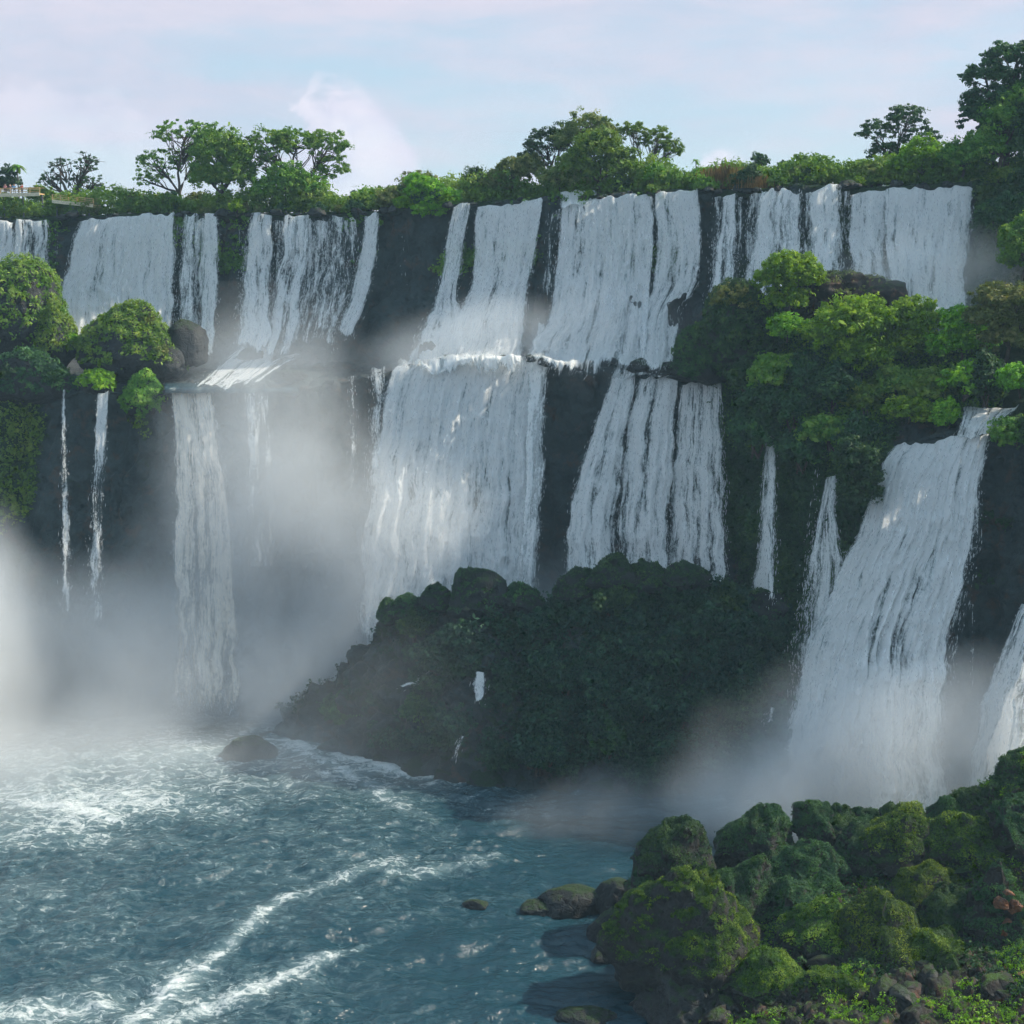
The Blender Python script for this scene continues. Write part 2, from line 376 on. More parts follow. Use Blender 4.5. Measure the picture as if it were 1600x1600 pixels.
def faceD(px, py):
    """distance of the undisplaced rock face behind photo point"""
    px = np.asarray(px, float); py = np.asarray(py, float)
    t = np.clip((py-rimY(px))/(lut(px, T, 3)-rimY(px)), 0, 1)
    up = rimD(px) + (lut(px, T, 4)-rimD(px))*t**2.2
    s = np.clip((py-lut(px, T, 3))/np.maximum(lut(px, T, 5)-lut(px, T, 3), 1), 0, 1)
    sh = lut(px, T, 4) + (lut(px, T, 6)-lut(px, T, 4))*s
    footY = proj(P0(px))[1]
    w = np.clip((py-lut(px, T, 5))/(footY-lut(px, T, 5)), 0, 1)
    lo = lut(px, T, 6) + (lut(px, T, 7)-lut(px, T, 6))*w**1.3
    return np.where(py < lut(px, T, 3), up, np.where(py < lut(px, T, 5), sh, lo))
def P0(px):
    D = lut(px, T, 7); return np.stack([PX(px, -1.0, D), D, np.full_like(D, -1.0)], -1)

def build_cliff():
    pxs = np.arange(-420, 1960, 3.0); n = len(pxs)
    rows = []; kind = []
    rim = P(pxs, rimY(pxs), rimD(pxs))
    for k, e in enumerate(np.linspace(1, 0, 26)[:-1]):       # plateau behind the rim
        q = rim.copy(); dd = 140*e**1.6; q[:, 1] += dd; q[:, 0] *= 1+dd/rim[:, 1]; q[:, 2] += 0.4+0.5*e; rows.append(q); kind.append(0)
    for t in np.linspace(0, 1, 120)[:-1]:
        D = rimD(pxs)+(lut(pxs, T, 4)-rimD(pxs))*t**2.2
        rows.append(P(pxs, rimY(pxs)+(lut(pxs, T, 3)-rimY(pxs))*t, D)); kind.append(1)
    for t in np.linspace(0, 1, 56)[:-1]:
        D = lut(pxs, T, 4)+(lut(pxs, T, 6)-lut(pxs, T, 4))*t
        rows.append(P(pxs, lut(pxs, T, 3)+(lut(pxs, T, 5)-lut(pxs, T, 3))*t, D)); kind.append(2)
    fy = proj(P0(pxs))[1]
    for t in np.linspace(0, 1, 210):
        D = lut(pxs, T, 6)+(lut(pxs, T, 7)-lut(pxs, T, 6))*t**1.3
        rows.append(P(pxs, lut(pxs, T, 5)+(fy-lut(pxs, T, 5))*t, D)); kind.append(3)
    V = np.stack(rows); kind = np.array(kind)
    gx = np.gradient(V, axis=1); gy = np.gradient(V, axis=0); nr = np.cross(gy, gx); nr /= np.linalg.norm(nr, axis=-1, keepdims=True)+1e-9
    nr *= np.sign(-(nr[..., 1:2]) + 0.6*nr[..., 2:3] + 1e-6)
    up = np.array([0, 0, 1.0])
    nr[kind == 0] = up
    px = np.broadcast_to(pxs, V.shape[:2])
    # strata: each layer of basalt has its own setback
    warp = fbm(V*0.06, 3, 3)*1.6
    lay = V[..., 2]/2.6+warp; li = np.floor(lay)
    setb = _hash(li.astype(int), (np.floor(V[..., 0]/8+fbm(V*0.12, 19, 3)*3)).astype(int), np.zeros_like(li, int), 5)
    frac = lay-li; ledge = sstep(frac, 0.0, 0.14)*(1-sstep(frac, 0.9, 1.0))
    F1, F2, cid = cells((V+fbm(V*0.3, 23, 3)[..., None]*1.5)*np.array([0.42, 0.30, 0.16]), 21)
    d = -0.9 + 0.0 + fbm(V*0.22, 1, 5, 0.55)*1.5 + (cid-0.5)*2.0*sstep(F2-F1, 0, 0.22) + fbm(V*np.array([0.10, 0.10, 0.03]), 44, 3)*1.4
    d = np.minimum(d, 0.9)
    amp = np.where(kind[:, None] == 0, 0.25, np.where(kind[:, None] == 2, 0.55, 1.0))
    # wet stony talus on the shelf, big vegetated humps on the right bank
    hump = np.where((px > 1120) & (kind[:, None] == 2), 1.0, 0.0)*(sstep(px, 1100, 1200))
    d = d*amp
    V = V + nr*d[..., None]
    V[..., 2] += hump*(fbm(V*0.09, 61, 3)*2.2)
    V[..., 2] = np.maximum(V[..., 2], -3)
    # greenery: ledges of the left wall, the right bank and the wall under it
    X, Y = proj(V)
    reg = 0.12 + 0.55*sstep(px, 1085, 1150)*(1-sstep(px, 1385, 1420)*(V[..., 2] < 44)) + 0.62*(1-sstep(px, 20, 90))*(V[..., 2] < 48)*sstep(V[..., 2], 18, 30)
    reg = reg + 0.34*np.exp(-((px-215)/34)**2)*(V[..., 2] < 47)*(V[..., 2] > 30)
    reg = reg - 0.32*sstep(-V[..., 2], -26, -12)*(px > 1080) + 0.12*(px > 1525)*(kind[:, None] == 3)
    reg = np.where(kind[:, None] == 0, 0.75, reg) + np.where((kind[:, None] == 1) & (px > 1530), 0.5, 0)
    reg = reg - 0.25*((kind[:, None] == 1) & (px > 1085) & (px < 1520)) - 0.2*((kind[:, None] == 2) & (px < 900))
    moss = reg + fbm(V*0.13, 31, 4)*0.38 + np.clip(nr[..., 2], 0, 1)*0.1
    o = mesh_np('cliff', V.reshape(-1, 3), grid_quads(V.shape[0], n)[:, ::-1], M['cliff'], True, {'moss': moss})
    tag(o, 'tall dark wet basalt cliff in two tiers behind all the waterfalls', 'cliff', kind='structure')
    return V, nr, moss, kind, pxs
CV, CN, CM, CK, CPX = build_cliff()

# ------------------------------------------------------------------ foliage makers
def leaf_quads(C, N, size, stretch=1.5, tint=None):
    """one folded-free quad per centre C facing roughly N"""
    n = len(C); r = rng.normal(size=(n, 3)); N = N + r*0.55; N /= np.linalg.norm(N, axis=1, keepdims=True)+1e-9
    a = np.cross(N, rng.normal(size=(n, 3))); a /= np.linalg.norm(a, axis=1, keepdims=True)+1e-9; b = np.cross(N, a)
    s = (np.asarray(size)*np.exp(rng.normal(0, 0.28, n)))[:, None]
    V = np.stack([C-a*s*stretch*0.5, C-b*s*0.42, C+a*s*stretch*0.5, C+b*s*0.42], 1).reshape(-1, 3)
    Q = np.arange(4*n).reshape(n, 4)
    t = np.repeat(tint if tint is not None else rng.random(n), 4)
    return V, Q, t
def clump_leaves(centres, radii, per, size, flat=0.75, tintb=None, shell=0.55):
    """leaf positions through a set of clumps"""
    m = len(centres); n = m*per
    d = rng.normal(size=(n, 3)); d /= np.linalg.norm(d, axis=1, keepdims=True)
    rr = shell+(1-shell)*rng.random(n)**0.6
    R = np.repeat(radii, per)[:, None]*rr[:, None]*np.array([1, 1, flat])
    C = np.repeat(centres, per, 0)+d*R
    tb = np.repeat(tintb if tintb is not None else rng.random(m), per)
    t = np.clip(tb*0.75+rng.random(n)*0.35-0.05, 0, 1)
    return leaf_quads(C, d+np.array([0, 0, 0.35]), size, 1.5, t)
def limb(a, b, r0, r1, k=6, wob=0.08, sag=0.0):
    a = np.array(a, float); b = np.array(b, float); t = np.linspace(0, 1, k)[:, None]; L = np.linalg.norm(b-a)
    p = a+(b-a)*t; p += np.sin(t*math.pi)*rng.normal(size=(1, 3))*L*wob*np.array([1, 1, 0.5]); p += (rng.normal(size=(k, 3))*L*wob*0.25)*np.sin(t*math.pi)
    p[:, 2] += np.sin(t[:, 0]*math.pi)*L*sag
    return p, np.linspace(r0, r1, k)

def make_plant_(name, lobes, leafmat, n_clump=90, per=60, leaf=0.34, clump_r=0.9, trunk_h=2.0, trunk_r=0.28, bark='bark', open_=0.0, bare=0, flat=0.75, stems=1):
    """lobes: list of (cx,cy,cz,rx,ry,rz) in metres around the base. Returns an Empty > trunk, crown"""
    root = empty(name, (0, 0, 0))
    lob = np.array(lobes, float); vol = lob[:, 3]*lob[:, 4]*lob[:, 5]; pr = vol**0.7/np.sum(vol**0.7)
    pick = rng.choice(len(lob), n_clump, p=pr)
    d = rng.normal(size=(n_clump, 3)); d[:, 2] = np.abs(d[:, 2])*1.1-0.45; d /= np.linalg.norm(d, axis=1, keepdims=True)
    rad = (0.62+0.40*rng.random(n_clump)**0.7)
    if open_ == 0: rad = np.where(rng.random(n_clump) < 0.25, rad*0.6, rad)
    C = lob[pick, :3]+d*lob[pick, 3:]*rad[:, None]+rng.normal(size=(n_clump, 3))*0.25
    R = clump_r*np.exp(rng.normal(0, 0.38, n_clump))*(1-0.25*open_)
    V, Q, t = clump_leaves(C, R, per, leaf, flat, shell=0.25)
    mesh_np('crown', V, Q, M[leafmat], False, {'tint': t}, parent=root)
    top = lob[:, 2].max()
    lines = []
    mid = np.array([lob[:, 0].mean()*0.3, lob[:, 1].mean()*0.3, trunk_h])
    for s in range(stems):
        base = np.array([rng.normal()*0.25*(stems > 1), rng.normal()*0.25*(stems > 1), -0.6]); fork = mid+np.array([rng.normal()*0.3, rng.normal()*0.3, 0])
        lines.append(limb(base, fork, trunk_r*1.25, trunk_r*0.85, 7, 0.04))
    for l in lob:
        e = l[:3]+np.array([0, 0, -l[5]*0.2]); pts, rr = limb(mid, e, trunk_r*0.75, trunk_r*0.30, 7, 0.07, 0.03); lines.append((pts, rr))
    nb = int(min(n_clump, 26+60*open_))
    for i in rng.choice(n_clump, nb, replace=False):
        e = lob[pick[i], :3]+np.array([0, 0, -lob[pick[i], 5]*0.2]); st = mid+(e-mid)*rng.uniform(0.35, 1.0)
        lines.append(limb(st, C[i], trunk_r*0.28, trunk_r*0.07, 6, 0.10, 0.02))
    for k in range(bare):
        l = lob[rng.integers(len(lob))]; d_ = rng.normal(size=3); d_[2] = abs(d_[2])+0.4; d_ /= np.linalg.norm(d_)
        e = l[:3]+d_*l[3:]*rng.uniform(1.0, 1.4); st = l[:3]+d_*l[3:]*0.2
        lines.append(limb(st, e, trunk_r*0.25, 0.03, 6, 0.12))
        mp = st+(e-st)*0.6; lines.append(limb(mp, mp+rng.normal(size=3)*np.array([1, 1, .6])*np.linalg.norm(e-st)*0.35, trunk_r*0.12, 0.02, 4, 0.1))
    V, Q = tubes(lines, 6)
    mesh_np('trunk', V, Q, M[bark], True, parent=root)
    return root
def make_plant(name, lobes, leafmat, n_clump=90, per=60, leaf=0.34, clump_r=0.9, *a, **k):
    return make_plant_(name, lobes, leafmat, int(n_clump*2.3), max(20, int(per*0.85)), leaf*0.82, clump_r*0.72, *a, **k)
def put(root, p, label, cat, group=None, rz=0.0, sc=1.0):
    root.location = tuple(float(c) for c in p); root.rotation_euler = (0, 0, rz)
    root.scale = (sc, sc, sc) if isinstance(sc, (int, float)) else sc
    return tag(root, label, cat, group)

# ------------------------------------------------------------------ rocks
def rock_shape(sub, seed, rough=0.22, blocky=0.35, under=0.3):
    V, Tq = ico(sub); V = V.copy(); s = np.array([seed*7.3, seed*3.1, seed*5.7])
    F1, F2, cid = cells(V*1.3+s, seed)
    V = V*(1+fbm(V*1.1+s, seed, 3)[:, None]*rough*1.3+((cid-0.5)*blocky)[:, None]*sstep(F2-F1, 0, 0.25)[:, None]*0.6+fbm(V*4+s, seed+5, 4, 0.6)[:, None]*rough*0.35)
    if blocky > 0.01:                    # broken planes
        rg = np.random.default_rng(seed+1000); k = 11
        dr = rg.normal(size=(k, 3)); dr /= np.linalg.norm(dr, axis=1, keepdims=True); dr[:, 2] = np.abs(dr[:, 2])*0.8
        for d_, h_ in zip(dr, rg.uniform(0.55, 0.92, k)):
            q = V@d_-h_-fbm(V*2.2+s, seed+9, 3)*0.08; V = V-np.clip(q, 0, None)[:, None]*d_*(0.55+0.4*min(blocky, 1))
        V = V*1.12
    V[:, 2] = np.where(V[:, 2] < 0, V[:, 2]*(1-under), V[:, 2])
    return V, Tq
def make_rock(name, c, r, seed, mat, sub=5, rough=0.22, blocky=0.35, rz=0.0, cush=0.0, peak=0.0, lean=0.0):
    V, Tq = rock_shape(sub, seed, rough, blocky); zz = np.clip(V[:, 2:3], 0, 1.2); V[:, :2] *= (1+peak*0.35-peak*zz); V[:, 0:1] += lean*zz; V = V*np.array(r)
    if cush:
        nn = V/np.linalg.norm(V, axis=1, keepdims=True); F1, F2, c1 = cells(V*0.62+seed, seed+2); G1, G2, g1 = cells(V*1.5+seed, seed+6)
        V = V+nn*((0.55-F1)*1.5*(0.3+c1)+(0.5-G1)*0.5*(0.3+g1))[:, None]*cush
    ca, sa = math.cos(rz), math.sin(rz); V = np.stack([V[:, 0]*ca-V[:, 1]*sa, V[:, 0]*sa+V[:, 1]*ca, V[:, 2]], -1)
    o = mesh_np(name, V, Tq, M[mat], True); o.location = tuple(float(x) for x in c); return o
def tri_normals(V, Tq):
    a, b, c = V[Tq[:, 0]], V[Tq[:, 1]], V[Tq[:, 2]]; n = np.cross(b-a, c-a); ar = np.linalg.norm(n, axis=1); return n/(ar[:, None]+1e-9), ar
def moss_on(parent, mat, n, size, thr=0.1, lift=0.12, name='moss', droop=0.0, clump=True, seed=0, top=None):
    """tufts growing on the upper faces of a rock (child part)"""
    me = parent.data; V = np.empty(len(me.vertices)*3, np.float32); me.vertices.foreach_get('co', V); V = V.reshape(-1, 3).astype(float)
    Tq = np.empty(len(me.polygons)*3, np.int32); me.polygons.foreach_get('vertices', Tq); Tq = Tq.reshape(-1, 3)
    nr, ar = tri_normals(V, Tq); cen = V[Tq].mean(1)
    w = ar*sstep(nr[:, 2]+fbm(cen*0.55+seed*3.3, 71+seed, 4)*0.85, thr, thr+0.25)
    if top is not None: w = w*sstep(cen[:, 2]/V[:, 2].max()+0.25*fbm(cen*0.9+seed, 33, 3), top[0], top[1])
    if w.sum() <= 0: return
    i = rng.choice(len(Tq), n, p=w/w.sum()); u = rng.random((n, 2)); u = np.where(u.sum(1, keepdims=True) > 1, 1-u, u)
    C = V[Tq[i, 0]]*(1-u.sum(1))[:, None]+V[Tq[i, 1]]*u[:, :1]+V[Tq[i, 2]]*u[:, 1:]
    l = fbm(C*0.9, 77+seed, 3); C = C+nr[i]*(lift*(0.6+l*1.6)*rng.random(n)**0.5)[:, None]
    t = np.clip(0.42+l*0.75+rng.normal(0, 0.14, n)+0.12*nr[i, 2], 0, 1)
    Vq, Q, tt = leaf_quads(C, nr[i]+np.array([0, 0, 0.1]), size, 1.9, t)
    return mesh_np(name, Vq, Q, M[mat], False, {'tint': tt}, parent=parent)

# ------------------------------------------------------------------ pool water
def foam_density(x, y):
    p3 = np.stack([x, y, 0*x], -1)
    px, py = proj(np.stack([x, y, 0*x], -1))
    f = 0.075+0.22*fbm(p3*np.array([0.035, 0.06, 1]), 5, 4)+0.10*fbm(p3*np.array([0.12, 0.22, 1]), 8, 3)
    f += 0.30*sstep(y, 150, 178)*(1-sstep(x, -6, 14))                      # whitewater under the main falls
    f += 0.52*np.exp(-((x+48)/13)**2-((y-158)/7)**2)+0.35*np.exp(-((x+55)/13)**2-((y-148)/5)**2)
    f += 0.10*(1-sstep(x, -26, 8))
    def streak(ax, ay, bx, by, w0, w1, a):
        A = P(ax, ay, 1); A = A_ground(ax, ay); B = A_ground(bx, by)
        d = B-A; L = np.hypot(*d); u = ((x-A[0])*d[0]+(y-A[1])*d[1])/L/L; v = ((x-A[0])*-d[1]+(y-A[1])*d[0])/L
        v = v+fbm(p3*0.09, 15, 3)*2.0*(1-np.abs(2*u-1)).clip(0, 1)
        w = w0+(w1-w0)*np.clip(u, 0, 1)
        return a*np.exp(-(v/w)**2)*sstep(u, -0.06, 0.06)*(1-sstep(u, 0.85, 1.08))
    def A_ground(ax, ay):
        b = (800-ay)/F; yc = cT+b*sT; zc = -sT+b*cT; D = -CAMZ/(zc/yc); return np.array([(ax-800)/F*D/yc, D])
    f += streak(190, 1610, 440, 1400, 1.3, 0.9, 0.44)+streak(430, 1405, 640, 1335, 0.9, 1.6, 0.34)
    f += streak(250, 1600, 590, 1465, 1.2, 0.9, 0.42)
    f += streak(-60, 1590, 200, 1570, 3.2, 2.0, 0.36)
    f += streak(600, 1370, 800, 1335, 1.6, 1.3, 0.32)+streak(520, 1180, 720, 1225, 1.2, 1.0, 0.48)+streak(440, 1155, 700, 1300, 1.5, 1.2, 0.26)
    f += streak(-20, 1240, 190, 1285, 2.2, 1.0, 0.30)
    f += streak(1090, 1260, 1300, 1270, 4, 4, 0.35)
    f -= 0.14*sstep(x, -22, 6)*(1-sstep(y, 135, 165))+0.04*(1-sstep(y, 112, 150))
    return f
def build_water():
    ys = np.concatenate([np.linspace(60, 98, 40), np.linspace(98, 190, 420)[1:]]); xs = np.concatenate([np.linspace(-170, -62, 60), np.linspace(-62, 34, 460)[1:-1], np.linspace(34, 120, 60)])
    X, Y = np.meshgrid(xs, ys); p = np.stack([X, Y, 0*X], -1)
    wp = p+np.stack([fbm(p*0.05, 2, 3)*5, fbm(p*0.05, 3, 3)*5, 0*X], -1)
    f = foam_density(X, Y)
    z = 0.75*fbm(wp*np.array([0.16, 0.26, 1]), 4, 4, 0.55)+0.30*ridged(wp*np.array([0.30, 0.5, 1]), 6, 4, 0.5)*0.6+0.09*fbm(wp*np.array([1.1, 1.8, 1]), 7, 3)
    z = z+0.35*np.clip(f, 0, 0.9)
    V = np.stack([X, Y, z-0.1], -1)
    o = mesh_np('water', V.reshape(-1, 3), grid_quads(len(ys), len(xs)), M['water'], True, {'foam': f})
    tag(o, 'rough blue green plunge pool streaked with white foam below the falls', 'water', kind='structure')
    # bed far below so that side views never fall through
    bed = mesh_np('riverbed', np.array([[-900, -300, -6.], [900, -300, -6], [900, 1200, -6], [-900, 1200, -6]]), np.array([[0, 1, 2, 3]]), M['boulder'], False)
    tag(bed, 'dark stony bed under the river', 'riverbed', kind='structure')
    V = np.array([[-900, -300, -0.35], [900, -300, -0.35], [900, 60.5, -0.35], [-900, 60.5, -0.35]])
    o2 = mesh_np('water', V, np.array([[0, 1, 2, 3]]), M['water'], True, {'foam': np.zeros(4)})
    tag(o2, 'calmer blue green river water flowing away below the pool', 'water', kind='structure')
build_water()

# ------------------------------------------------------------------ waterfalls
def edge(pts, n):
    pts = np.array(pts, float); y = np.linspace(pts[0, 1], pts[-1, 1], n); d = np.r_[0, np.cumsum(np.hypot(*np.diff(pts, axis=0).T))]
    s = np.linspace(0, d[-1], n)
    return np.interp(s, d, pts[:, 0]), np.interp(s, d, pts[:, 1])
NF = [0]
def fall(label, Lp, Rp, dens=0.9, off=(0.8, 3.0), mat='fall', fade=0.0, bulge=0.8, group=None, spray=1.0, D=None, amp=1.0, fadetop=0.0, lipj=3.0, knee=0.0):
    NF[0] += 1; sd = NF[0]*9
    h = max(abs(Lp[-1][1]-Lp[0][1]), 10); w = np.mean([abs(r[0]-l[0]) for l, r in zip((Lp[0], Lp[-1]), (Rp[0], Rp[-1]))])
    nv = int(np.clip(h/2.0, 24, 300)); nu = int(np.clip(w/1.6, 7, 190))
    lx, ly = edge(Lp, nv); rx, ry = edge(Rp, nv)
    u = np.linspace(0, 1, nu)[None]; v = np.linspace(0, 1, nv)[:, None]
    # wander of the two margins, growing as the water drops
    wl = vn(np.stack([0*v[:, 0]+sd, v[:, 0]*h/26, 0*v[:, 0]], -1), 3)*min(w*0.10, 5)*np.linspace(0.2, 1, nv)
    wr = vn(np.stack([0*v[:, 0]+sd+5, v[:, 0]*h/26, 0*v[:, 0]], -1), 4)*min(w*0.10, 5)*np.linspace(0.2, 1, nv)
    px = (lx+wl)[:, None]*(1-u)+(rx+wr)[:, None]*u; py = ly[:, None]*(1-u)+ry[:, None]*u
    # uneven lip
    py = py+(1-v)**3*(vn(np.stack([px/9, 0*px+sd, 0*px], -1), 6)*3.2+vn(np.stack([px/27, 0*px+sd, 0*px], -1), 8)*lipj)
    py = py+v**3*vn(np.stack([px/16, 0*px+sd, 0*px], -1), 7)*6
    d0 = faceD(px, py) if D is None else np.asarray(D(v))+0*px
    lipf = np.sqrt(np.clip(v*5, 0, 1))
    o_ = off[0]*lipf+(off[1]-off[0])*v**0.8
    d = d0-o_-bulge*(1-np.abs(2*u-1)**3)*(0.25+0.75*v)
    V = P(px, py, d)
    wm = np.linalg.norm(V[:, -1]-V[:, 0], axis=1).mean(); hm = np.linalg.norm(V[-1]-V[0], axis=1).mean()
    U = u*wm+sd*3.7+0*v; VV = v*hm+sd*2.1+0*u
    st = np.stack([U*0.9, VV*0.05, 0*U], -1); s1 = fbm(st, sd, 3, 0.55); s2 = fbm(np.stack([U*2.6, VV*0.16, 0*U], -1), sd+3, 3, 0.6); s3 = fbm(np.stack([U*1.6, VV*0.35, 0*U], -1), sd+8, 3)
    s5 = ridged(np.stack([U*0.45, VV*0.16, 0*U], -1), sd+11, 3)
    V[..., 1] -= (s1*0.55+s2*0.22+s3*0.25+s5*0.5)*amp*(0.25+0.75*v)
    V[..., 0] += s3*0.08*amp
    if knee: V[..., 2] += knee*fbm(np.stack([V[..., 0]*0.28, 0*U, V[..., 1]*0.5], -1), 91, 3)*np.exp(-((V[..., 2]-48.3)/1.3)**2)
    em = np.minimum(u, 1-u)*wm
    dn = dens*(0.45+0.55*sstep(em, 0.0, 0.9))-0.28*(1-sstep(em, 0.0, 0.35))+0.10*(1-v)**4
    dn = dn-0.03+0.42*s1+0.12*s2+0.22*s3+0.12*s5
    if fade: dn = dn-fade*sstep(v, 0.45, 1.0)
    if fadetop: dn = dn-fadetop*(1-v)
    dn = np.clip(dn-0.8*sstep(v+0.03*s2+0.02*s1, 0.945, 1.0), -1, 2)
    root = mesh_np('waterfall', V.reshape(-1, 3), grid_quads(nv, nu), M[mat], True, {'dens': dn}, np.stack([U, -VV], -1).reshape(-1, 2))
    tag(root, label, 'waterfall', group)
    if spray > 0:                       # droplets and torn threads in front of the sheet
        n = int(wm*hm*6.0*spray)
        ui = rng.random(n); vi = rng.random(n)**0.8; k = rng.random(n) < 0.16
        ui = np.where(k, np.where(rng.random(n) < 0.5, rng.random(n)**2*0.10*8/max(wm, 8), 1-rng.random(n)**2*0.10*8/max(wm, 8)), ui)
        fi = vi*(nv-1); fu = ui*(nu-1); i0 = fi.astype(int).clip(0, nv-2); j0 = fu.astype(int).clip(0, nu-2); a = (fi-i0)[:, None]; b = (fu-j0)[:, None]
        C = V[i0, j0]*(1-a)*(1-b)+V[i0+1, j0]*a*(1-b)+V[i0, j0+1]*(1-a)*b+V[i0+1, j0+1]*a*b
        C = C+rng.normal(size=(n, 3))*np.array([0.22, 0.35, 0.3])*(0.2+vi[:, None])*1.2; C[:, 1] -= 0.25
        L = 0.15+0.8*rng.random(n)**2; wd = 0.02+0.045*rng.random(n)
        fl = (V[i0+1, j0]-V[i0, j0]); fl /= np.linalg.norm(fl, axis=1, keepdims=True)+1e-9
        sx = np.stack([wd, rng.normal(size=n)*0.03, 0*wd], -1)
        Q = np.stack([C-fl*L[:, None]*0.5, C-sx, C+fl*L[:, None]*0.5, C+sx], 1).reshape(-1, 3)
        mesh_np('spray', Q, np.arange(4*n).reshape(n, 4), M['spray'], False, parent=root)['kind'] = 'stuff'
    return root

up = 'falls of the upper tier'
fall('grey curtain waterfall on the upper tier at the left edge, above a domed bush', [(-110, 346), (-120, 400), (-120, 520)], [(78, 344), (77, 400), (70, 500)], 0.72)
fall('thread of water dropping beside the curtain fall at the left edge', [(87, 350), (86, 400), (84, 470)], [(92, 350), (92, 400), (90, 470)], 0.45, spray=0.3, bulge=0.1)
fall('broad bright upper curtain behind the rounded mossy bush, second fall from the left edge', [(124, 342), (112, 378), (101, 430), (92, 470), (92, 530)], [(273, 333), (274, 400), (270, 470), (262, 540)], 1.0, (1.0, 4.0), bulge=1.5, amp=1.2)
fall('narrow double-stranded fall to the right of the broad left curtain', [(287, 338), (284, 400), (279, 470), (277, 540)], [(314, 336), (313, 400), (310, 470), (309, 530)], 0.66)
fall('slim white fall dropping to the dark boulder by the shelf rapids', [(316, 338), (316, 400), (314, 470), (312, 560)], [(343, 336), (342, 400), (339, 470), (334, 560)], 0.80)
fall('tall white strand left of the ledge cascade on the upper tier', [(393, 332), (385, 372), (379, 450), (368, 545)], [(424, 332), (427, 380), (425, 450), (424, 552)], 0.88)
fall('upper fall breaking white over a rock ledge half way down', [(443, 338), (441, 400), (428, 436), (420, 490), (412, 556)], [(487, 334), (487, 400), (478, 440), (470, 500), (452, 560)], 0.74, amp=1.3)
fall('faint veil of thin threads over the dark upper wall left of the slanted fall', [(498, 342), (494, 420), (488, 460), (484, 525)], [(548, 336), (545, 400), (538, 460), (524, 520)], 0.42, spray=0.5)
fall('slanted ribbon fall sweeping down to the left on the upper tier', [(571, 334), (562, 390), (550, 445), (522, 526)], [(594, 329), (590, 380), (584, 440), (552, 526)], 0.95)
fall('single thin thread of water on the bare dark upper wall', [(627, 350), (628, 400), (630, 440)], [(631, 350), (632, 400), (634, 440)], 0.46, spray=0.3, bulge=0.1)
fall('narrow steep fall beside the bright creeper, spreading over rocks below', [(707, 324), (698, 380), (690, 440), (676, 480), (650, 520), (634, 580)], [(738, 318), (727, 370), (718, 430), (716, 468), (738, 520), (756, 580)], 0.88, amp=1.3, knee=1.6)
fall('dense central upper curtain left of the dark vertical rock rib', [(743, 324), (739, 400), (732, 455), (708, 500), (684, 582)], [(849, 311), (840, 370), (830, 440), (822, 500), (816, 582)], 0.98, (1.0, 3.2), bulge=1.2, amp=1.4, knee=1.6)
fall('widest upper curtain, pouring to foaming rocks right of the dark rib', [(876, 318), (873, 380), (866, 450), (852, 505), (812, 574)], [(1020, 303), (1022, 380), (1016, 450), (1004, 574)], 0.94, (1.0, 3.4), bulge=1.4, amp=1.4, knee=1.6)
fall('finely stranded upper fall next to the widest curtain, dropping on boulders', [(1022, 302), (1025, 380), (1018, 450), (1000, 500), (990, 580)], [(1091, 297), (1094, 380), (1092, 440), (1062, 490), (1050, 580)], 0.78, (1.0, 3.0), amp=1.3)
fall('short white chute over the rim above the widest curtain', [(876, 303), (876, 308), (872, 322)], [(932, 299), (932, 304), (934, 318)], 0.9, (0.2, 0.6), spray=0.2, D=lambda v: 216.5-2.2*v, bulge=0.2)
fall('slim fall in a dark recess left of the bright round tree', [(1128, 310), (1120, 370), (1115, 430), (1108, 480)], [(1152, 300), (1151, 370), (1148, 430), (1146, 480)], 0.66)
fall('pale upper veil behind the bright round tree on the knoll', [(1187, 298), (1176, 340), (1169, 400), (1165, 480)], [(1256, 292), (1254, 360), (1250, 420), (1246, 480)], 0.76)
fall('upper fall dropping behind the brown rock outcrop', [(1264, 300), (1262, 350), (1258, 400), (1256, 476)], [(1315, 286), (1314, 340), (1312, 400), (1306, 476)], 0.76)
fall('streaked upper fall left of the great right-hand curtain', [(1328, 304), (1324, 370), (1328, 430), (1330, 478)], [(1388, 294), (1388, 360), (1384, 420), (1382, 480)], 0.80)
fall('great dense curtain at the right end of the upper tier, misty at its foot', [(1383, 295), (1381, 370), (1384, 430), (1390, 520)], [(1522, 290), (1517, 360), (1508, 430), (1502, 520)], 1.0, (1.0, 4.2), bulge=1.6, amp=1.2)
fall('thread of water on the dark wall beside the tall forest trees', [(1526, 305), (1526, 380), (1524, 450)], [(1532, 305), (1531, 380), (1530, 450)], 0.5, spray=0.3, bulge=0.1)
for L_e, R_e, dv, lb in [([(375, 350), (372, 450), (370, 545)], [(560, 340), (556, 430), (530, 540)], 0.40, 'sheer veil of spray behind the tall strand and the ledge cascade'), ([(274, 348), (270, 440), (268, 530)], [(346, 344), (344, 440), (340, 540)], 0.40, 'sheer veil of spray behind the double-stranded fall'),
                         ([(1168, 306), (1162, 390), (1160, 480)], [(1330, 298), (1330, 390), (1330, 480)], 0.45, 'sheer veil of spray behind the falls by the brown outcrop'), ([(1110, 310), (1106, 390), (1100, 480)], [(1160, 306), (1158, 390), (1156, 480)], 0.36, 'sheer veil of spray in the recess left of the bright round tree'),
                         ([(856, 330), (846, 430), (830, 560)], [(880, 326), (872, 430), (860, 560)], 0.30, 'thin wet veil over the dark vertical rib')]:
    fall(lb, L_e, R_e, dv, (0.5, 1.6), spray=0.4, bulge=0.1)
